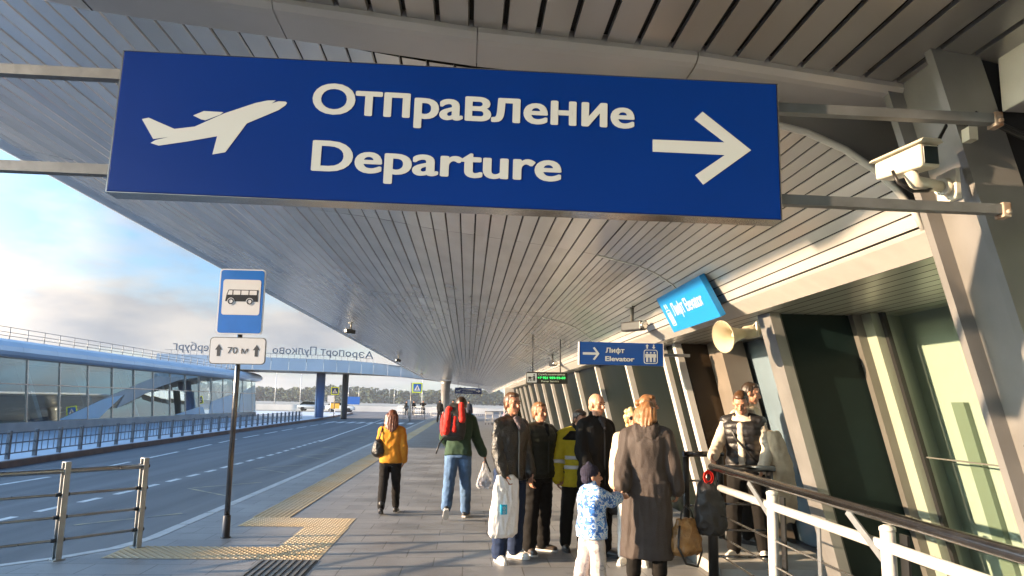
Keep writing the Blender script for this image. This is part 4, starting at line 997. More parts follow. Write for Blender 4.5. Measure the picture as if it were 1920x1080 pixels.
dbar = copy_tree(cbx); dbar['label'] = 'dark grey crowd barrier at the kerb before the people sitting far away'; dbar['group'] = 'dark barriers at the far kerb'
for ch in dbar.children:
    ch.data = ch.data.copy(); ch.data.materials[0] = M_galv
dbar.location = (-4.9, 70, 0)
# ================================================================== PEOPLE
def capsule(bm, p0, r0, p1, r1, n=10, fl=None):
    """tapered capsule with round ends; fl = (axis vector, factor) flattens it along that axis."""
    p0, p1 = Vector(p0), Vector(p1); d = p1 - p0
    if d.length < 1e-5: d = Vector((0, 0, 1e-4))
    u, v, w = frame_of(d); rows = []
    for a in (-70, -35, 0): rows.append((p0 + w * (r0 * math.sin(rad(a))), r0 * math.cos(rad(a))))
    for a in (0, 35, 70): rows.append((p1 + w * (r1 * math.sin(rad(a))), r1 * math.cos(rad(a))))
    rings = []
    for c, r in rows:
        ring_ = []
        for k in range(n):
            o = (u * math.cos(2 * PI * k / n) + v * math.sin(2 * PI * k / n)) * r
            if fl: o = o - fl[0] * (o.dot(fl[0]) * (1 - fl[1]))
            ring_.append(bm.verts.new(c + o))
        rings.append(ring_)
    for a, b in zip(rings, rings[1:]):
        for k in range(n): bm.faces.new((a[k], a[(k + 1) % n], b[(k + 1) % n], b[k]))
    bm.faces.new(rings[0][::-1]); bm.faces.new(rings[-1])
def ellipsoid(bm, c, r, R=None, n=14, m=9):
    c = Vector(c); R = R or Matrix.Identity(3); rings = []
    for i in range(1, m):
        a = PI * i / m
        rings.append([bm.verts.new(c + R @ Vector((r[0] * math.sin(a) * math.cos(2 * PI * k / n), r[1] * math.sin(a) * math.sin(2 * PI * k / n), -r[2] * math.cos(a)))) for k in range(n)])
    b0 = bm.verts.new(c + R @ Vector((0, 0, -r[2]))); t0 = bm.verts.new(c + R @ Vector((0, 0, r[2])))
    for k in range(n):
        bm.faces.new((b0, rings[0][(k + 1) % n], rings[0][k])); bm.faces.new((t0, rings[-1][k], rings[-1][(k + 1) % n]))
    for a, b in zip(rings, rings[1:]):
        for k in range(n): bm.faces.new((a[k], a[(k + 1) % n], b[(k + 1) % n], b[k]))
def loft(bm, secs, n=20):
    """secs: (centre, side vector, front vector, half width, half depth), bottom to top; superelliptic sections."""
    rings = []
    for c, s, f, a, b in secs:
        r = []
        for k in range(n):
            t = 2 * PI * k / n; cx, sy = math.cos(t), math.sin(t); e = .8
            r.append(bm.verts.new(Vector(c) + s * (a * math.copysign(abs(cx) ** e, cx)) + f * (b * math.copysign(abs(sy) ** e, sy))))
        rings.append(r)
    for p, q in zip(rings, rings[1:]):
        for k in range(n): bm.faces.new((p[k], p[(k + 1) % n], q[(k + 1) % n], q[k]))
    bm.faces.new(rings[0][::-1]); bm.faces.new(rings[-1])
def fuse(bm, vox, smooth=3, disp=None):
    """grow one continuous skin over the overlapping shapes."""
    recalc(bm)
    me = bpy.data.meshes.new('f'); bm.to_mesh(me); bm.free()
    o = bpy.data.objects.new('f', me); C.objects.link(o)
    r = o.modifiers.new('r', 'REMESH'); r.mode = 'VOXEL'; r.voxel_size = vox
    if smooth:
        s = o.modifiers.new('s', 'SMOOTH'); s.factor = .5; s.iterations = smooth
    dg = bpy.context.evaluated_depsgraph_get(); m2 = bpy.data.meshes.new_from_object(o.evaluated_get(dg))
    bpy.data.objects.remove(o); bpy.data.meshes.remove(me)
    if disp:
        nn = [v.normal.copy() for v in m2.vertices]
        for v, n_ in zip(m2.vertices, nn): v.co += n_ * disp(v.co, n_)
    for p in m2.polygons: p.use_smooth = True
    m2.materials.clear()
    return m2
def folds(amp, sc=(9, 9, 3.5), seed=0.):
    def f(co, n):
        q = Vector((co.x * sc[0] + seed, co.y * sc[1], co.z * sc[2] + seed))
        a = noise.noise(q); b = noise.noise(q * 2.3 + Vector((7, 3, 1)))
        return amp * ((1 - abs(a) * 2.2) * .7 + .5 * b)
    return f
def quilt(amp, pitch, seed=0.):
    g = folds(amp * .5, (10, 10, 6), seed)
    return lambda co, n: amp * (abs(math.sin(co.z * PI / pitch)) ** .55 - .6) + g(co, n)

SKIN = mat('skin', (.44, .22, .14), .5, 0, .12, 14., spec=.4)
SKIN2 = mat('skin_tanned', (.38, .18, .11), .5, 0, .15, 14., spec=.4)
M_eye = mat('eye_dark', (.03, .02, .015), .2); M_lip = mat('lip', (.40, .14, .11), .5); M_brow = mat('brow_hair', (.10, .055, .03), .7)

class Body:
    """A posed figure. Local axes: +y is where the person faces, +x their right hand side, z up."""
    def __init__(s, label, loc, face_deg, H=1.75, lean=0., twist=0., legs=((0, 0, 3), (0, 0, 3)), arms=None, head=(0, 0), skin=SKIN, vox=.009, cat='person', stout=1., curl=35, group=None, hunch=0., side=0.):
        s.k = k = H / 1.75; s.vox = vox; s.stout = stout
        s.root = thing('person', label, cat, (loc[0], loc[1], 0), rad(face_deg) - PI / 2, group)
        # face_deg: direction of gaze, counter-clockwise from +X
        pz = .93 * k; s.pel = Vector((0, 0, 0))
        T = Euler((rad(-lean), rad(side), rad(twist))).to_matrix(); s.T = T
        T2 = Euler((rad(-lean - hunch), rad(side), rad(twist * 1.4))).to_matrix(); s.T2 = T2
        X, Y, Z = Vector((1, 0, 0)), Vector((0, 1, 0)), Vector((0, 0, 1))
        s.hip, s.knee, s.ank, s.toe = [], [], [], []
        for i, sx in enumerate((1, -1)):
            th, kb, spl = legs[i][:3]
            h = s.pel + Vector((sx * .088 * k, 0, -.03 * k))
            def dirv(pitch, sp): return Vector((sx * math.sin(rad(sp)), math.sin(rad(pitch)) * math.cos(rad(sp)), -math.cos(rad(pitch)) * math.cos(rad(sp))))
            kn = h + dirv(th, spl) * .435 * k; an = kn + dirv(th - kb, spl * .4) * .405 * k
            s.hip.append(h); s.knee.append(kn); s.ank.append(an)
            fp = legs[i][3] if len(legs[i]) > 3 else 0     # foot pitch, toe down positive
            yaw = legs[i][4] if len(legs[i]) > 4 else 10
            s.toe.append(Vector((sx * math.sin(rad(yaw)) * math.cos(rad(fp)), math.cos(rad(yaw)) * math.cos(rad(fp)), -math.sin(rad(fp)))))
        low = min(min(a.z, (a + t * .17 * k).z) for a, t in zip(s.ank, s.toe)) - .085 * k
        up = Vector((0, 0, -low)); s.pel += up
        for L in (s.hip, s.knee, s.ank): 
            for v in L: v += up
        at_ = lambda x, y, z: s.pel + T @ (Vector((x, y, z - .93)) * k)
        s.at = at_
        s.waist = at_(0, 0, 1.08); s.chestp = at_(0, .0, 1.22)
        at2 = lambda x, y, z: s.chestp + T2 @ (Vector((x, y, z - 1.22)) * k)
        s.at2 = at2
        s.sh = [at2(.172 * stout ** .5, -.005, 1.398), at2(-.172 * stout ** .5, -.005, 1.398)]
        arms = arms or ((2, 6, 12, 0), (2, 6, 12, 0)); s.el, s.wr, s.hd, s.pn = [], [], [], []
        for i, sx in enumerate((1, -1)):
            a = arms[i]
            if len(a) == 2 and isinstance(a[0], (tuple, list)):   # explicit elbow and wrist directions in local axes
                d1 = Vector(a[0]).normalized(); d2 = Vector(a[1]).normalized()
            else:
                pit, abd, eb, inw = a
                d1 = Vector((sx * math.sin(rad(abd)), math.sin(rad(pit)) * math.cos(rad(abd)), -math.cos(rad(pit)) * math.cos(rad(abd))))
                q = pit + eb; d2 = Vector((-sx * math.sin(rad(inw)) + sx * .3 * math.sin(rad(abd)), math.sin(rad(q)) * math.cos(rad(inw)), -math.cos(rad(q)) * math.cos(rad(inw)))).normalized()
            e = s.sh[i] + d1 * .285 * k; w = e + d2 * .245 * k
            s.el.append(e); s.wr.append(w); s.hd.append(d2)
            n_ = Vector((-sx, .15, 0)); n_ = (n_ - d2 * n_.dot(d2)).normalized(); s.pn.append(n_)
        s.curl = curl
        s.neck = at2(0, -.01, 1.47)
        s.R = T2 @ Euler((rad(lean * .6 + hunch * .5), 0, 0)).to_matrix() @ Euler((0, 0, rad(head[0]))).to_matrix() @ Euler((rad(head[1]), 0, 0)).to_matrix()
        s.hc = s.neck + s.R @ Vector((0, .02 * k, .165 * k)); s.hs = k ** .28 if H < 1.4 else k
        s.skin = skin
        s.body()
    def wpt(s, p):   # a local point in the world
        return Matrix.Translation(s.root.location) @ Matrix.Rotation(s.root.rotation_euler.z, 4, 'Z') @ p
    def palm(s, i): return s.wpt(s.wr[i] + s.hd[i] * .085 * s.k + s.pn[i] * .018 * s.k)
    def hp(s, x, y, z): return s.hc + s.R @ (Vector((x, y, z)) * s.hs)
    def torso(s, bm, off=0., z0=.86, z1=1.47, flare=0., deep=0.):
        k, st = s.k, s.stout
        X, Y = s.T @ Vector((1, 0, 0)), s.T @ Vector((0, 1, 0)); X2, Y2 = s.T2 @ Vector((1, 0, 0)), s.T2 @ Vector((0, 1, 0))
        prof = [(.80, .160, .112), (.90, .165, .118), (.98, .155, .110), (1.08, .140, .100), (1.20, .155, .112), (1.30, .170, .120), (1.38, .168, .106), (1.43, .128, .085), (1.475, .075, .065)]
        secs = []
        def interp(z):
            for (a, b, c), (d, e, f) in zip(prof, prof[1:]):
                if z <= d: t = max(0, (z - a) / (d - a)); return b + (e - b) * t, c + (f - c) * t
            return prof[-1][1:]
        zs = sorted(set([z0] + [p[0] for p in prof if z0 < p[0] < z1] + [z1]))
        for z in zs:
            w, d = interp(z); w = w * st + off / k; d = d * (st ** 1.5) + off / k + deep
            fl = flare * max(0, (1.12 - z)); w += fl; d += fl
            lo = z < 1.22; c = s.at(0, .0, z) if lo else s.at2(0, 0, z)
            secs.append((c, X if lo else X2, Y if lo else Y2, w * k, d * k))
        loft(bm, secs)
    def arm(s, bm, i, off, r=(.050, .043, .033), upto=1.):
        k = s.k; e = s.el[i]; w = e + (s.wr[i] - e) * upto
        capsule(bm, s.at2(.06 if i == 0 else -.06, -.01, 1.455), r[0] * .75 * k + off * .7, s.sh[i], r[0] * k + off)
        capsule(bm, s.sh[i], r[0] * k + off, e, r[1] * k + off); capsule(bm, e, r[1] * k + off, w, r[2] * k + off)
    def leg(s, bm, i, off, r=(.088, .058, .040), upto=1.):
        k = s.k; a = s.knee[i] + (s.ank[i] - s.knee[i]) * upto
        capsule(bm, s.hip[i], r[0] * k + off, s.knee[i], r[1] * k + off)
        mid = s.knee[i].lerp(a, .35) - Vector((0, .012 * k, 0)); capsule(bm, s.knee[i], r[1] * k + off, mid, r[1] * .98 * k + off); capsule(bm, mid, r[1] * .98 * k + off, a, r[2] * k + off)
    def body(s):
        k = s.k; bm = BM(); s.torso(bm, -.012)
        for i, sx in enumerate((1, -1)):
            s.arm(bm, i, -.006); s.leg(bm, i, -.008)
            fu = Vector((-s.toe[i].x * s.toe[i].z, -s.toe[i].y * s.toe[i].z, 1 - s.toe[i].z ** 2)).normalized(); capsule(bm, s.ank[i], .034 * k, s.ank[i] - fu * .045 * k, .028 * k); capsule(bm, s.ank[i] - fu * .05 * k, .022 * k, s.ank[i] + s.toe[i] * .12 * k - fu * .06 * k, .016 * k)
            w, d, n = s.wr[i], s.hd[i], s.pn[i]; sd = d.cross(n).normalized() * (1 if i == 0 else -1)
            if sd.y < 0 and abs(sd.y) > .3: sd = -sd
            h = .95 * k; hs = h if s.k > .8 else h * 1.0
            capsule(bm, w, .027 * k, w + d * .02 * hs, .026 * k)
            Rm_ = Matrix((sd, n, d)).transposed(); ellipsoid(bm, w + d * .05 * hs, (.042 * hs, .017 * hs, .052 * hs), Rm_, 10, 7)
            for f in range(4):
                b = w + d * .088 * hs + sd * (.030 - .020 * f) * hs; Ls = (.040, .046, .043, .034)[f] * hs; r_ = .0092 * hs
                c1, c2, c3 = (rad(s.curl * q + 3 * f) for q in (.5, 1.3, 2.1))
                d1 = d * math.cos(c1) + n * math.sin(c1); d2 = d * math.cos(c2) + n * math.sin(c2); d3 = d * math.cos(c3) + n * math.sin(c3)
                p1 = b + d1 * Ls; p2 = p1 + d2 * Ls * .7; p3 = p2 + d3 * Ls * .5
                capsule(bm, b - d * .02 * hs, r_ * 1.1, p1, r_, 7); capsule(bm, p1, r_, p2, r_ * .92, 7); capsule(bm, p2, r_ * .92, p3, r_ * .8, 7)
            tb = w + d * .03 * hs + sd * .030 * hs; t1 = tb + (d * .6 + sd * .55 + n * .35).normalized() * .042 * hs; t2 = t1 + (d * .75 + sd * .1 + n * .55).normalized() * .032 * hs
            capsule(bm, tb, .015 * hs, t1, .0115 * hs, 7); capsule(bm, t1, .0115 * hs, t2, .009 * hs, 7)
        hs = s.hs; R = s.R
        capsule(bm, s.neck - s.R @ Vector((0, 0, .05 * k)), .060 * k, s.hp(0, -.012, -.06), .054 * k)
        ellipsoid(bm, s.hp(0, -.006, .02), (.074 * hs, .094 * hs, .098 * hs), R); ellipsoid(bm, s.hp(0, .030, -.050), (.057 * hs, .058 * hs, .062 * hs), R)
        ellipsoid(bm, s.hp(0, .058, -.098), (.026 * hs, .026 * hs, .020 * hs), R, 10, 7)
        capsule(bm, s.hp(0, .082, .012), .009 * hs, s.hp(0, .106, -.030), .0145 * hs, 8); ellipsoid(bm, s.hp(0, .092, -.036), (.020 * hs, .012 * hs, .010 * hs), R, 8, 6)
        for sx in (1, -1):
            ellipsoid(bm, s.hp(sx * .030, .072, .026), (.026 * hs, .016 * hs, .010 * hs), R, 8, 6); ellipsoid(bm, s.hp(sx * .040, .060, -.030), (.024 * hs, .022 * hs, .022 * hs), R, 8, 6)
            ellipsoid(bm, s.hp(sx * .076, -.008, -.012), (.013 * hs, .022 * hs, .032 * hs), R, 8, 6)
        ellipsoid(bm, s.hp(0, .079, -.068), (.027 * hs, .012 * hs, .012 * hs), R, 8, 6)
        obj('body', fuse(bm, s.vox * .85, 2), s.skin, s.root)
        if s.vox > .012: return
        bm = BM(); ellipsoid(bm, s.hp(0, .088, -.069), (.021 * hs, .007 * hs, .004 * hs), R, 8, 6); obj('mouth', bm, M_lip, s.root, True)
        for sx in (1, -1):
            bm = BM(); ellipsoid(bm, s.hp(sx * .031, .0855, .006), (.012 * hs, .006 * hs, .006 * hs), R, 8, 6); obj('eye', bm, M_eye, s.root, True)
            bm = BM(); capsule(bm, s.hp(sx * .016, .090, .027), .0045 * hs, s.hp(sx * .046, .081, .029), .0035 * hs, 6); obj('eyebrow', bm, M_brow, s.root, True)
    # ---- clothing
    def wear(s, name, bm, m, disp=None, vox=None, smooth=3, parent=None): 
        return obj(name, fuse(bm, vox or s.vox * 1.25, smooth, disp), m, parent or s.root)
    def trousers(s, m, off=.014, r=(.092, .066, .056), amp=.006, upto=.97, top=1.0):
        bm = BM(); s.torso(bm, off - .004, .80, top)
        for i in (0, 1): s.leg(bm, i, off, r, upto)
        return s.wear('trousers', bm, m, folds(amp, (8, 8, 11), s.root.location.x * 3))
    def jacket(s, m, hem=.84, off=.026, amp=.007, disp=None, sleeve=1., flare=.02, collar=.06, name='jacket', r=(.052, .051, .047), deep=.0):
        bm = BM(); s.torso(bm, off, hem, 1.475, flare, deep)
        for i in (0, 1): s.arm(bm, i, off * .75, r, sleeve)
        if collar: capsule(bm, s.neck - s.T2 @ Vector((0, .0, .03)) * s.k, .082 * s.k, s.neck + s.T2 @ Vector((0, -.012, collar * .55)) * s.k, .070 * s.k)
        j = s.wear(name, bm, m, disp or folds(amp, (9, 9, 7), s.root.location.x * 5)); return j
    def coat(s, m, hem=.42, off=.03, amp=.010, flare=.06, name='coat'):
        bm = BM(); k = s.k; s.torso(bm, off, .80, 1.475, flare)
        X, Y = s.T @ Vector((1, 0, 0)), s.T @ Vector((0, 1, 0))
        cm = (s.knee[0] + s.knee[1]) / 2; lowc = Vector((cm.x, cm.y * .6, hem * k))
        w0 = .165 * s.stout + off / k + flare * .3
        loft(bm, [(lowc, Vector((1, 0, 0)), Vector((0, 1, 0)), (w0 + .035) * k, (.15 + flare) * k), (lowc.lerp(s.pel, .5), Vector((1, 0, 0)), Vector((0, 1, 0)), (w0 + .02) * k, (.145 + flare * .8) * k), (s.at(0, 0, .95), X, Y, w0 * k, (.13 + off + flare * .3) * k)])
        for i in (0, 1): s.arm(bm, i, off * .85, (.066, .060, .054), .98)
        capsule(bm, s.neck - s.T2 @ Vector((0, .0, .03)) * k, .088 * k, s.neck + s.T2 @ Vector((0, -.01, .03)) * k, .076 * k)
        return s.wear(name, bm, m, folds(amp, (10, 10, 3.2), s.root.location.x * 5))
    def shoes(s, m, sole=None, size=1., boot=0.):
        for i in (0, 1):
            bm = BM(); k = s.k * size; a, t = s.ank[i], s.toe[i]; side = t.cross(Vector((0, 0, 1))).normalized(); upv = side.cross(t).normalized()
            h = a - t * .05 * k - upv * .045 * k; tip = a + t * .150 * k - upv * .052 * k
            capsule(bm, h, .040 * k, a + t * .05 * k - upv * .038 * k, .046 * k, 10); capsule(bm, a + t * .05 * k - upv * .043 * k, .045 * k, tip, .033 * k, 10)
            capsule(bm, a - upv * .02 * k, .047 * k, a + Vector((0, 0, .02 + boot)) * k, .049 * k, 10)
            sh = s.wear('shoe', bm, m, None, .009, 2)
            bm = BM(); so_ = []
            for q, w in ((h - t * .035 * k, .025), (h, .037), (a + t * .05 * k, .040), (a + t * .12 * k, .043), (tip + t * .01 * k, .036), (tip + t * .032 * k, .018)):
                b0 = q - upv * ((q - a).dot(upv)) - upv * .086 * k; so_.append((b0, w * k))
            lo = [b + side * w for b, w in so_] + [b - side * w for b, w in so_[::-1]]
            A = [bm.verts.new(p) for p in lo]; B_ = [bm.verts.new(p + upv * .024 * k) for p in lo]; bm.faces.new(A); bm.faces.new(B_[::-1])
            for j in range(len(A)): bm.faces.new((A[j], A[j - 1], B_[j - 1], B_[j]))
            recalc(bm); obj('sole', bm, sole or m, sh)
    def hair(s, m, style='short', amp=.005):
        bm = BM(); hs = s.hs; R = s.R
        if style == 'buzz': ellipsoid(bm, s.hp(0, -.026, .024), (.0785 * hs, .086 * hs, .096 * hs), R)
        else:
            ellipsoid(bm, s.hp(0, -.026, .028), (.084 * hs, .094 * hs, .100 * hs), R); ellipsoid(bm, s.hp(0, .02, .085), (.062 * hs, .058 * hs, .036 * hs), R)
        ellipsoid(bm, s.hp(0, -.058, -.035), (.066 * hs, .044 * hs, .055 * hs), R)
        if style in ('long', 'mid'):
            sc = 1. if style == 'long' else .62
            for j in range(-3, 4):
                a = j * .36; x = math.sin(a) * .094; y = -.040 - .050 * math.cos(a)
                capsule(bm, s.hp(x, y, .02), .034 * hs, s.hp(x * 1.15, y - .015, -.13 * sc), .036 * hs, 8); capsule(bm, s.hp(x * 1.15, y - .015, -.13 * sc), .036 * hs, s.hp(x * (1.05 + .1 * math.sin(j * 7)), y - .035, -.26 * sc + .02 * abs(j) + .02 * math.sin(j * 5)), .022 * hs, 8)
        if style == 'bob':
            for j in range(-4, 5):
                a = j * .36; x = math.sin(a) * .080; y = -.02 - .06 * math.cos(a)
                capsule(bm, s.hp(x, y, .03), .034 * hs, s.hp(x * 1.12, y, -.12), .030 * hs, 8)
        if style == 'bun': ellipsoid(bm, s.hp(0, -.125, .02), (.045 * hs, .042 * hs, .045 * hs), R)
        if style == 'curly':
            for j in range(26):
                a = j * 2.4; zz = -.10 + .2 * (j / 26); rr = .088 * math.sqrt(max(.1, 1 - (zz / .14) ** 2)); 
                if math.sin(a) * rr > .045 and zz < .05: continue
                ellipsoid(bm, s.hp(math.cos(a) * rr, math.sin(a) * rr - .015, zz + .02), (.036 * hs,) * 3, R, 8, 6)
        def d(co, n):
            q = R.transposed() @ (co - s.hc); a = math.atan2(q.x, -q.y)
            return amp * (noise.noise(Vector((a * 9, q.z * 6, 1))) + .5 * noise.noise(Vector((a * 22, q.z * 9, 5))))
        return s.wear('hair', bm, m, d, s.vox, 2)
    def hood(s, m, size=1.):
        bm = BM(); k = s.k
        p = lambda x, y, z: s.neck + s.T2 @ (Vector((x, y, z)) * k)
        for x in (-.08, -.04, 0, .04, .08): capsule(bm, p(x, -.07, .0), .045 * k * size, p(x * .7, -.105, -.10 - .06 * (1 - abs(x) / .1)), .04 * k * size, 8)
        capsule(bm, p(-.10, -.03, .01), .04 * k, p(-.085, .05, -.02), .03 * k, 8); capsule(bm, p(.10, -.03, .01), .04 * k, p(.085, .05, -.02), .03 * k, 8); capsule(bm, p(-.09, -.055, .02), .035 * k, p(.09, -.055, .02), .035 * k, 8)
        return s.wear('hood', bm, m, folds(.008, (14, 14, 14), 2.))

def cloth(name, col, rough=.85, n=.12, sc=25., bump=.25, bs=120., **kw): return mat(name, col, rough, 0, n, sc, bump, bs, spec=.15, **kw)
M_leather = mat('black_leather', (.009, .008, .0065), .33, 0, .35, 16., .5, 60., spec=.5)
M_puffer = mat('dark_green_puffer', (.011, .014, .009), .5, 0, .2, 18., .3, 80., spec=.3)
M_blackc = cloth('black_cloth', (.006, .006, .0065)); M_blacktr = cloth('black_trousers', (.010, .009, .0085)); M_navyj = cloth('dark_jeans', (.020, .032, .070)); M_jeans = cloth('blue_jeans', (.095, .165, .29), n=.4, sc=7.)
M_orange = cloth('orange_jacket_cloth', (.58, .24, .025), .7, .18, 9.); M_green = cloth('dark_green_cloth', (.035, .065, .040), .75)
M_coat = cloth('taupe_coat_cloth', (.062, .050, .046), .6, .15, 12., .3, 90.); M_yellow = cloth('hi_vis_yellow', (.62, .50, .03), .7, .10); M_refl = mat('reflective_tape', (.72, .72, .74), .35, .2)
M_cream_c = cloth('cream_fleece', (.56, .48, .38), .9, .12, 14.); M_vest = mat('black_vest', (.012, .011, .012), .45, 0, .2, 16., .25, 60.); M_beigej = cloth('beige_jacket', (.50, .40, .28), .8, .2, 8.)
M_sole = mat('white_sole', (.62, .60, .56), .6, 0, .2, 20.); M_shoeb = mat('black_shoe', (.02, .019, .018), .45, 0, .2, 12.); M_shoew = mat('white_sneaker', (.66, .64, .60), .6, 0, .15, 20.)
M_hair_d = mat('hair_dark', (.030, .018, .011), .45, 0, .3, 30.); M_hair_br = mat('hair_brown', (.075, .035, .015), .45, 0, .3, 30.); M_hair_red = mat('hair_auburn', (.12, .040, .017), .42, 0, .35, 30.); M_hair_gin = mat('hair_ginger', (.23, .105, .04), .45, 0, .35, 30.); M_hair_bl = mat('hair_blonde', (.58, .42, .20), .5, 0, .3, 30.); M_hair_g = mat('hair_grey', (.26, .22, .18), .6, 0, .3, 30.)
# a child's blue and white patterned anorak
def pattern(name, cols, scale):
    m = bpy.data.materials.new(name); m.use_nodes = True; n = m.node_tree.nodes; l = m.node_tree.links.new; b = n['Principled BSDF']; b.inputs['Roughness'].default_value = .7
    t = n.new('ShaderNodeTexCoord'); x = n.new('ShaderNodeTexNoise'); x.inputs['Scale'].default_value = scale; x.inputs['Detail'].default_value = 4; x.inputs['Distortion'].default_value = 1.5; l(t.outputs['Object'], x.inputs['Vector'])
    r = n.new('ShaderNodeValToRGB'); r.color_ramp.interpolation = 'CONSTANT'; e = r.color_ramp.elements
    for i, (p, c) in enumerate(cols):
        q = e[i] if i < 2 else e.new(p)
        q.position = p; q.color = (*c, 1)
    l(x.outputs['Fac'], r.inputs[0]); l(r.outputs[0], b.inputs['Base Color']); return m
M_anorak = pattern('blue_pattern', [(0, (.03, .08, .28)), (.40, (.04, .18, .55)), (.49, (.62, .66, .72)), (.57, (.10, .32, .68)), (.63, (.55, .60, .68))], 17)
M_snow = pattern('pale_pattern', [(0, (.30, .27, .28)), (.44, (.46, .42, .41)), (.58, (.50, .42, .42)), (.62, (.50, .46, .45))], 20)

# --- woman in the orange jacket
w = Body('woman in orange jacket and black trousers walking away with a black shoulder bag', (-1.15, 11.75), 88, 1.53, legs=((12, 4, 1.5, 0, 4), (-9, 12, 1.5, 12, 4)), arms=((-6, 12, 22, 6), (8, 10, 60, 10)), head=(-6, -4))
w.trousers(M_blacktr, .010, (.100, .066, .050)); w.jacket(M_orange, .84, .022, .010, flare=.02); w.shoes(M_shoeb, boot=.06); w.hair(M_hair_red, 'long', .006)
p = w.wpt(w.at(-.21, -.06, 1.10))
hb_ = thing('shoulder_bag', 'black slouchy shoulder bag on the left hip of the orange jacket', 'bag', p)
bm = BM(); ellipsoid(bm, (0, 0, 0), (.10, .09, .13)); ellipsoid(bm, (0, 0, -.06), (.11, .10, .09)); obj('bag_body', fuse(bm, .012, 3, folds(.010, (14, 14, 14))), M_leather, hb_)
bm = BM(); q = w.wpt(w.at2(-.15, -.01, 1.47)) - p; q2 = w.wpt(w.at2(-.17, -.13, 1.36)) - p; q3 = w.wpt(w.at2(-.19, .13, 1.34)) - p
tube(bm, [(0, -.07, .10), q2, q + Vector((0, 0, .02)), q3, (0, .07, .10)], .011, 7); obj('strap', bm, M_black, hb_)

# --- man with the red backpack
b = Body('man in green jacket and jeans walking away stooped under a red backpack', (-.11, 11.4), 86, 1.80, lean=14, hunch=14, legs=((9, 6, 3, 0, 12), (-16, 22, 3, 38, 8)), arms=(((.28, .10, -1), (.42, .22, -.9)), (10, 14, 50, 20)), head=(0, -14))
b.trousers(M_jeans, .014, (.098, .070, .060), .008); b.jacket(M_green, .84, .030, .010, flare=.02); b.shoes(M_shoeb, M_sole); b.hair(M_hair_d, 'short')
bm = BM(); capsule(bm, b.neck + Vector((0, -.05, -.02)), .07, b.neck + Vector((0, .0, .02)), .075); b.wear('hood', bm, M_beigej, folds(.012, (14, 14, 14)))
def on_back(s, x, y, z): return s.wpt(s.at2(x, y, z))
p = on_back(b, -.06, -.22, 1.25); Rz = Matrix.Rotation(b.root.rotation_euler.z, 3, 'Z')
bp = thing('backpack', 'red and black hiking backpack on the stooped man in green', 'backpack', p)
A = Rz @ b.T2
def bpv(x, y, z): return A @ Vector((x, y, z))
bm = BM(); loft(bm, [(bpv(0, 0, -.27), A @ Vector((1, 0, 0)), A @ Vector((0, 1, 0)), .15, .09), (bpv(0, -.02, -.18), A @ Vector((1, 0, 0)), A @ Vector((0, 1, 0)), .175, .12), (bpv(0, -.02, .08), A @ Vector((1, 0, 0)), A @ Vector((0, 1, 0)), .175, .12), (bpv(0, 0, .22), A @ Vector((1, 0, 0)), A @ Vector((0, 1, 0)), .15, .10), (bpv(0, .02, .29), A @ Vector((1, 0, 0)), A @ Vector((0, 1, 0)), .09, .06)])
obj('pack_body', fuse(bm, .012, 3, folds(.010, (9, 9, 9))), mat('backpack_black', (.020, .018, .018), .6, 0, .2, 20., .3, 80.), bp)
M_red = cloth('backpack_red', (.55, .030, .022), .6, .15, 10.)
for x0, z0, z1, w_ in ((-.105, -.21, .15, .062), (.015, -.20, .05, .042), (.118, -.03, .23, .052)):
    bm = BM(); capsule(bm, bpv(x0, -.115, z0), w_, bpv(x0 * .8, -.105, z1), w_ * .8, 10); obj('pocket', fuse(bm, .010, 2, folds(.006, (16, 16, 16))), M_red, bp)
bm = BM(); ellipsoid(bm, bpv(-.165, 0, -.04), (.05, .09, .2), A); obj('side_panel', fuse(bm, .010, 2), M_red, bp)
bm = BM(); tube(bm, [bpv(-.14, .02, -.25), bpv(-.20, .0, -.36), bpv(-.235, -.01, -.52)], .012, 6); tube(bm, [bpv(-.12, .1, .24), bpv(-.13, .2, .2), bpv(-.15, .22, 0)], .018, 6); tube(bm, [bpv(.2, .1, .24), bpv(.21, .2, .2), bpv(.2, .22, 0)], .018, 6); obj('strap', bm, M_black, bp)
p = b.palm(0)
M_clear = mat('clear_plastic', (.72, .74, .80), .15, 0, .15, 9., .6, 22., alpha=.42)
cbag = thing('plastic_bag', 'clear plastic carrier bag hanging from the hand of the backpack man', 'bag', p)
bm = BM(); loft(bm, [(Vector((.02, 0, -.44)), Vector((1, 0, 0)), Vector((0, 1, 0)), .10, .07), (Vector((.02, 0, -.40)), Vector((1, 0, 0)), Vector((0, 1, 0)), .13, .09), (Vector((.01, 0, -.30)), Vector((1, 0, 0)), Vector((0, 1, 0)), .10, .07), (Vector((0, 0, -.18)), Vector((1, 0, 0)), Vector((0, 1, 0)), .04, .03), (Vector((0, 0, -.06)), Vector((1, 0, 0)), Vector((0, 1, 0)), .015, .015)])
obj('bag_body', fuse(bm, .011, 2, folds(.016, (16, 16, 9))), M_clear, cbag)
bm = BM(); ellipsoid(bm, (.02, 0, -.37), (.08, .05, .07)); obj('contents', fuse(bm, .012, 2, folds(.02, (16, 16, 16))), mat('bag_contents', (.45, .42, .46), .6, 0, .5, 14.), cbag)
bm = BM(); tube(bm, [(0, 0, .05), (.03, -.02, -.05), (.10, -.02, -.2)], .012, 6); obj('strap', bm, M_black, cbag)

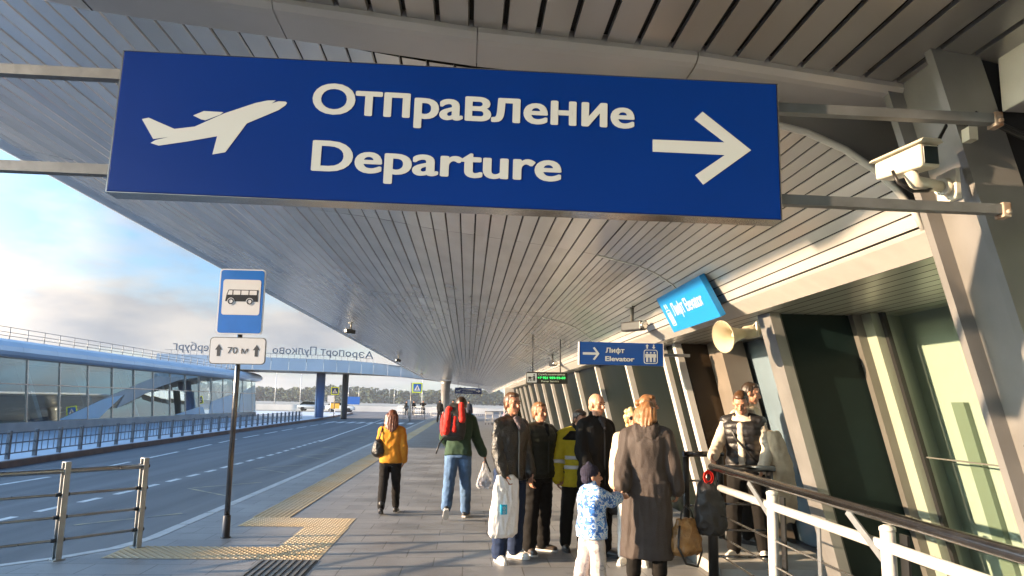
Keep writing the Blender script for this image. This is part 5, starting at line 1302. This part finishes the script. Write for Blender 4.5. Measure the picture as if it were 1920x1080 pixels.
# --- man in the leather jacket with the white bag
m1 = Body('man in black leather jacket holding a white carrier bag, facing right', (.50, 8.42), -56, 1.79, legs=((2, 4, 4, 0, 14), (-4, 3, 5, 0, 22)), arms=((6, 5, 18, 4), (4, 6, 22, 8)), head=(2, -2), skin=SKIN2, curl=55)
m1.trousers(M_navyj, .016, (.096, .072, .068), .009); m1.jacket(M_leather, .82, .022, .012, flare=.01); m1.shoes(M_shoew, M_sole); m1.hair(M_hair_br, 'short')
bm = BM(); capsule(bm, m1.neck + Vector((0, -.05, -.02)), .06, m1.neck + Vector((0, -.03, .02)), .075); m1.wear('hood', bm, cloth('mauve_hoodie', (.22, .16, .20)), folds(.010, (14, 14, 14)))
p = m1.palm(0)
wb = thing('carrier_bag', 'large white plastic carrier bag with a small teal square', 'bag', (p.x, p.y, p.z))
bm = BM(); Xs, Ys = Vector((.93, .36, 0)), Vector((-.36, .93, 0))
loft(bm, [(Vector((-.04, -.02, -.57)), Xs, Ys, .125, .05), (Vector((-.04, -.02, -.53)), Xs, Ys, .165, .075), (Vector((-.02, -.015, -.30)), Xs, Ys, .160, .075), (Vector((-.01, -.01, -.10)), Xs, Ys, .150, .05), (Vector((0, 0, .02)), Xs, Ys, .13, .025), (Vector((-.02, 0, .07)), Xs, Ys, .10, .016)])
M_plast = mat('white_plastic', (.78, .76, .74), .3, 0, .08, 8., .35, 26.)
obj('bag_body', fuse(bm, .010, 2, folds(.010, (15, 15, 5), 3.)), M_plast, wb)
bm = BM()
M_teal = mat('teal_print', (.01, .36, .55), .45)
o_ = Vector((-.03, -.105, -.27)); hexa(bm, [o_ + Xs * a + Vector((0, 0, c)) + Ys * e for e, a, c in ((0, -.035, -.055), (0, .035, -.055), (.02, .035, -.055), (.02, -.035, -.055), (0, -.035, .045), (0, .035, .045), (.02, .035, .045), (.02, -.035, .045))]); obj('print', bm, M_teal, wb)
bm = BM()
for zz in (-.03, .01): ring(bm, circ(0, zz, .016, 12), circ(0, zz, .009, 12), 0, .002)
for v in bm.verts: v.co = o_ + Xs * v.co.x + Vector((0, 0, v.co.y)) - Ys * (.001 + v.co.z)
obj('mark', bm, M_letter, wb)

# --- man in the dark puffer
m2 = Body('man in dark green quilted jacket standing beside the leather jacket', (.86, 8.88), -50, 1.69, legs=((2, 4, 5, 0, 20), (-2, 3, 5, 0, 24)), arms=((4, 13, 14, 2), (4, 13, 20, 4)), head=(-2, 0), skin=SKIN, stout=1.06)
m2.trousers(M_blacktr, .016, (.100, .074, .070), .010); m2.jacket(M_puffer, .86, .034, .0, quilt(.011, .062), flare=.01, r=(.066, .060, .052)); m2.shoes(mat('brown_boot', (.05, .035, .025), .5, 0, .3, 14.), M_sole, 1.05, .04); m2.hair(mat('hair_sandy', (.20, .10, .045), .5, 0, .3, 30.), 'short')

# --- bald man
m3 = Body('bald man in long black jacket carrying two black bags', (1.49, 8.62), -60, 1.80, legs=((1, 3, 5, 0, 20), (0, 3, 5, 0, 24)), arms=((6, 10, 26, 6), (8, 14, 30, 6)), head=(4, -4), stout=1.04, curl=55)
m3.trousers(M_blackc, .018, (.104, .078, .070), .008); m3.jacket(M_blackc, .70, .026, .010, flare=.05, r=(.056, .056, .052)); m3.shoes(M_shoeb, None, 1.05)
m3.hair(mat('hair_cropped', (.44, .27, .17), .6, 0, .2, 40.), 'buzz', .001)
def soft_bag(name, label, p, w_, d_, h_, m, seed=0., rz=0., drop=.0):
    t = thing(name, label, 'bag', p, rz)
    bm = BM(); Xa, Ya = Vector((1, 0, 0)), Vector((0, 1, 0))
    loft(bm, [(Vector((0, 0, -h_ - drop)), Xa, Ya, w_ * .85, d_ * .8), (Vector((0, 0, -h_ * .9 - drop)), Xa, Ya, w_, d_), (Vector((0, 0, -h_ * .4 - drop)), Xa, Ya, w_ * .97, d_ * .9), (Vector((0, 0, -h_ * .1 - drop)), Xa, Ya, w_ * .8, d_ * .55), (Vector((0, 0, -drop)), Xa, Ya, w_ * .6, d_ * .3)])
    obj('bag_body', fuse(bm, .012, 3, folds(.010, (11, 11, 9), seed)), m, t)
    bm = BM(); tube(bm, [(-w_ * .5, 0, -drop - .04), (-w_ * .3, 0, .0), (0, 0, .02), (w_ * .3, 0, 0), (w_ * .5, 0, -drop - .04)], .011, 7); obj('handle', bm, M_black, t)
    return t
M_nylon = mat('black_nylon', (.009, .009, .010), .5, 0, .25, 12., .3, 60.)
soft_bag('holdall', 'black holdall hanging left of the child from the bald man hand', m3.palm(0), .17, .09, .33, M_nylon, 1., .5, .12)
soft_bag('laptop_bag', 'square black bag hanging behind the arm of the child', m3.palm(1), .20, .09, .32, M_nylon, 4., .2, .10)

def front(s, off, shirt, hem=.84, zipm=None):
    """the open collar with what is worn under it, and the zip down the front."""
    bm = BM(); k = s.k
    for z, w_ in ((1.475, .052), (1.445, .044), (1.41, .030), (1.375, .016)): ellipsoid(bm, s.at2(0, .085 + (1.475 - z) * .45 + off * .8, z), (w_ * k, .022 * k, .030 * k), s.T2, 10, 7)
    s.wear('shirt', bm, shirt, None, .008, 2)
    pts = []
    for j in range(12):
        z = 1.36 + (hem - 1.36) * j / 11; d = .122 + off if z < 1.3 else .118 + off - (z - 1.3) * .1
        pts.append(s.at(.0, d * s.stout ** .5 + .004, z) if z < 1.22 else s.at2(.0, d * s.stout ** .5 + .004, z))
    bm = BM(); tube(bm, pts, .009, 6); obj('zip', bm, zipm or M_steel, s.root)
front(m1, .022, cloth('grey_shirt', (.16, .13, .14)), .84, M_frame)
front(m2, .034, M_blackc, .88, M_black)
front(m3, .026, cloth('dark_jumper', (.03, .03, .035)), .76, M_black)
# --- worker in hi-vis behind him
m4 = Body('airport worker in yellow hi vis jacket standing hidden behind the bald man', (1.34, 9.05), -75, 1.62, legs=((0, 2, 6, 0, 10), (0, 2, 6, 0, 10)), arms=((2, 20, 12, 2), (2, 18, 16, 2)), head=(15, -16), stout=1.2)
m4.trousers(M_blacktr, .018); j4 = m4.jacket(M_yellow, .78, .036, .010, flare=.02, r=(.074, .068, .060)); m4.shoes(M_shoeb); m4.hair(M_hair_d, 'short')
for z in (1.02, 1.14):
    bm = BM(); m4.torso(bm, .047, z - .022, z + .022, .02); obj('reflective_band', bm, M_refl, j4, True)
for i in (0, 1):
    for f in (.25,):
        bm = BM(); a_ = m4.el[i].lerp(m4.wr[i], f); d_ = (m4.wr[i] - m4.el[i]).normalized(); tube(bm, [a_ - d_ * .02, a_ + d_ * .02], .101, 16); obj('reflective_band', bm, M_refl, j4)
bm = BM(); m4.torso(bm, .052, 1.36, 1.475, .0); capsule(bm, m4.neck, .095, m4.neck + Vector((0, -.02, .03)), .09)
for i in (0, 1): capsule(bm, m4.neck - Vector((0, 0, .03)), .07, m4.sh[i] + Vector((0, 0, .02)), .072)
obj('dark_yoke', fuse(bm, .012, 2), M_blackc, j4)

# --- child
ch = Body('small child in blue patterned anorak, pale trousers and dark beanie', (1.19, 7.08), 20, 1.09, legs=((6, 4, 4, 0, 8), (-6, 6, 4, 0, 8)), arms=(((-.25, .9, -.40), (-.6, .9, .08)), ((.1, .1, -1), (.1, .3, -.9))), head=(-16, 4), cat='child', stout=1.12, vox=.008)

ch.trousers(M_snow, .020, (.104, .082, .078), .008); ch.jacket(M_anorak, .76, .036, .006, flare=.05, r=(.068, .064, .058)); ch.shoes(mat('grey_boot', (.16, .15, .15), .6), M_sole, 1.1, .05)
bm = BM(); ellipsoid(bm, ch.hp(0, -.022, .045), (.090 * ch.hs, .104 * ch.hs, .092 * ch.hs), ch.R); ellipsoid(bm, ch.hp(0, -.05, -.02), (.086 * ch.hs, .070 * ch.hs, .06 * ch.hs), ch.R); ellipsoid(bm, ch.hp(0, -.03, .135), (.022, .022, .022))
ch.wear('beanie', bm, cloth('beanie_plum', (.028, .026, .045), .9, .2, 30., .4, 150.), lambda co, n: .003 * math.sin(math.atan2((co - ch.hc).y, (co - ch.hc).x) * 34), .008, 2)
bm = BM(); capsule(bm, ch.neck - Vector((0, 0, .01)), .07, ch.neck + Vector((0, 0, .05)), .062); ch.wear('collar', bm, M_anorak, None, .009)

# --- woman in the long coat
cw = Body('woman in long taupe hooded coat seen from behind, holding the hand of the child', (1.80, 7.45), 68, 1.72, legs=((2, 3, 3, 0, 6), (-2, 4, 4, 0, 10)), arms=(((.26, .05, -1), (.14, .18, -1)), ((-.16, -.34, -1), (.04, -.60, -1))), head=(-14, -10), stout=1.08, curl=55, lean=2)
cw.trousers(M_blacktr, .014, (.092, .068, .060)); cw.coat(M_coat, .25, .034, .013, .055); cw.hood(M_coat, 1.3); cw.shoes(M_shoeb, None, 1.0, .14); cw.hair(M_hair_gin, 'mid', .007)
cuff = BM(); e_, w_ = cw.el[1], cw.wr[1]; tube(cuff, [e_.lerp(w_, .50), e_.lerp(w_, .60)], .074, 16); obj('cuff_band', cuff, mat('coat_strap', (.30, .24, .20), .5), cw.root)
p = cw.palm(0)
tb_ = thing('handbag', 'tan leather handbag with loose straps hanging at the side of the long coat', 'bag', (p.x + .07, p.y - .08, p.z - .08), .5)
bm = BM(); Xa, Ya = Vector((1, 0, 0)), Vector((0, 1, 0))
loft(bm, [(Vector((0, 0, -.44)), Xa, Ya, .13, .07), (Vector((0, 0, -.40)), Xa, Ya, .165, .10), (Vector((0, 0, -.28)), Xa, Ya, .17, .09), (Vector((.0, 0, -.15)), Xa, Ya, .13, .045), (Vector((0, 0, -.11)), Xa, Ya, .11, .02)])
obj('bag_body', fuse(bm, .010, 2, folds(.016, (10, 10, 9), 2.)), mat('tan_leather', (.28, .14, .045), .38, 0, .4, 9., .4, 40.), tb_)
bm = BM(); tube(bm, [(-.09, -.02, -.13), (-.06, -.01, -.03), (0, 0, .015), (.06, -.01, -.03), (.09, -.02, -.13)], .009, 7); tube(bm, [(-.12, -.04, -.16), (-.17, -.07, -.35), (-.10, -.10, -.50), (.05, -.10, -.54), (.14, -.07, -.42), (.13, -.04, -.18)], .011, 7); obj('strap', bm, M_black, tb_)

# --- two women behind the coat
bw = Body('blonde curly haired woman with sunglasses half hidden behind the long coat', (1.86, 8.30), -110, 1.64, arms=((3, 8, 12, 2), (3, 8, 12, 2)), head=(10, 0))
bw.trousers(cloth('white_trousers', (.70, .66, .60), .8, .08), .014); bw.jacket(M_cream_c, .82, .03, .008); bw.shoes(M_shoew, M_sole); bw.hair(M_hair_bl, 'curly', .006)
bm = BM()
for sx in (1, -1): ellipsoid(bm, bw.hp(sx * .033, .098, .004), (.026, .008, .02), bw.R, 10, 7)
bar(bm, bw.hp(-.075, .09, .01), bw.hp(.075, .09, .01), .006, .008); obj('sunglasses', bm, M_black, bw.root)
gw = Body('ginger woman with hair bun standing behind the blonde woman', (2.16, 8.85), -20, 1.80, arms=((3, 8, 12, 2), (3, 8, 12, 2)), head=(8, 0))
gw.trousers(M_blacktr, .014); gw.jacket(M_blackc, .80, .03, .008); gw.shoes(M_shoeb); gw.hair(M_hair_gin, 'bun', .004)

# --- men by the ramp
bm = BM(); box(bm, 2.55, 3.9, 7.5, 10.1, .002, .12); tag(obj('ramp', bm, M_conc), kind='structure')
def lift(s_, z): s_.root.location.z = z
vm = Body('young man in black padded vest over cream hoodie leaning on the corner railing', (3.02, 8.02), -122, 1.76, lean=7, hunch=8, legs=((4, 6, 5, 0, 14), (-6, 4, 5, 0, 14)), arms=(((.28, .34, -.85), (-.02, .92, -.40)), (8, 18, 30, 14)), head=(4, -20), skin=SKIN)
lift(vm, .12)
vm.trousers(M_blacktr, .018); vm.jacket(M_cream_c, .84, .018, .010, name='hoodie', r=(.052, .050, .044)); vm.shoes(M_shoew, M_sole); vm.hair(M_hair_br, 'short', .003)
bm = BM(); vm.torso(bm, .046, .87, 1.44, .02)
for i in (0, 1): capsule(bm, vm.at2(.075 * (1 - 2 * i), 0, 1.445), .062, vm.sh[i] * .93 + vm.at2(0, 0, 1.4) * .07, .088)
vg = vm.wear('vest', bm, M_vest, quilt(.012, .075))
bm = BM()
for z in range(9): 
    zz = .90 + z * .062; c = vm.at(0, .158, zz) if zz < 1.22 else vm.at2(0, .160 - max(0, zz - 1.3) * .25, zz)
    ellipsoid(bm, c, (.042, .030, .045), vm.T2, 10, 7)
vm.wear('hoodie_front', bm, M_cream_c, folds(.006))
vm.hood(M_cream_c, .9)
bm = BM(); tube(bm, [vm.at2(.13, .10, 1.43), vm.at2(.05, .185, 1.28), vm.at2(-.08, .195, 1.12), vm.at(-.17, .12, .98)], .012, 7); obj('strap', bm, M_black, vm.root)
rm = Body('man with dark hair in beige jacket behind the young man in the vest', (3.42, 8.95), -38, 1.86, arms=((4, 12, 18, 4), (4, 12, 18, 4)), head=(10, -10))
lift(rm, .12)
rm.trousers(M_blacktr, .016); rm.jacket(M_beigej, .80, .032, .010); rm.shoes(M_shoeb); rm.hair(M_hair_d, 'short')
bk = thing('backpack', 'black backpack with a red loop hanging on the corner railing post', 'backpack', (2.40, 7.37, 1.05))
bm = BM(); loft(bm, [(Vector((.02, 0, -.58)), Xa, Ya, .10, .06), (Vector((.01, 0, -.50)), Xa, Ya, .155, .09), (Vector((0, 0, -.28)), Xa, Ya, .145, .085), (Vector((-.02, 0, -.12)), Xa, Ya, .09, .05), (Vector((-.02, 0, -.05)), Xa, Ya, .04, .03)])
obj('pack_body', fuse(bm, .011, 2, folds(.016, (11, 11, 7), 6.)), M_nylon, bk)
bm = BM(); ring(bm, circ(0, 0, .05, 16), circ(0, 0, .028, 16), -.01, .012)
for v in bm.verts: v.co = Vector((v.co.x - .02, v.co.z - .05, v.co.y * 1.3 - .03))
obj('loop', bm, M_red, bk)
jk = thing('draped_jacket', 'beige jacket hanging draped beside the young man in the padded vest', 'jacket', (3.30, 7.72, .12))
bm = BM(); loft(bm, [(Vector((.03, 0, .42)), Xa, Ya, .07, .04), (Vector((.03, 0, .62)), Xa, Ya, .11, .06), (Vector((0, 0, .95)), Xa, Ya, .10, .07), (Vector((-.05, 0, 1.22)), Xa, Ya, .08, .06), (Vector((-.08, .02, 1.34)), Xa, Ya, .05, .05)])
obj('jacket_body', fuse(bm, .012, 3, folds(.022, (12, 12, 5), 8.)), M_beigej, jk)

# --- far figures
def far_person(label, x, y, deg, H, top, legs=None, cap=None, pose=None, group=None):
    f = Body(label, (x, y), deg, H, legs=legs or ((4, 4, 4), (-4, 6, 4)), arms=pose or ((4, 12, 20, 4), (4, 12, 20, 4)), vox=.024, group=group)
    f.trousers(M_blacktr, .022); f.jacket(top, .80, .040, .012); f.shoes(M_shoeb)
    bm = BM(); ellipsoid(bm, f.hp(0, -.02, .04), (.088, .1, .085), f.R); f.wear('cap' if cap else 'hair', bm, cap or M_hair_d, None, .02, 1); return f
far_person('far man in black uniform and cap just left of the canopy column', -2.25, 62.5, 60, 1.83, M_blackc, cap=M_blackc)
far_person('far man in black jacket and cap just right of the canopy column', -1.22, 66.5, 120, 1.84, M_blackc, cap=M_blackc, pose=((30, 10, 80, 20), (30, 10, 80, 20)))
fp = far_person('far person in dark clothes with a teal bag beyond the red backpack', .12, 56, 85, 1.80, mat('far_navy', (.02, .025, .045), .8))
soft_bag('carrier_bag', 'small teal carrier bag in the hand of a far walker', fp.palm(0), .16, .10, .34, M_teal)
far_person('far person in dark grey standing left of the walker with the teal bag', -.45, 59, 95, 1.76, mat('far_grey', (.05, .05, .055), .8))
far_person('far person in brown with arms raised at the barrier by the road', -5.3, 91, -90, 1.75, M_blackc, pose=((60, 30, 60, 0), (60, 30, 60, 0)))
far_person('far person in black behind the dark barrier at the far kerb', -6.5, 92, -60, 1.70, M_blackc)
far_person('far person in black beside the round sign at the far kerb', -7.2, 90, -100, 1.66, M_blackc)
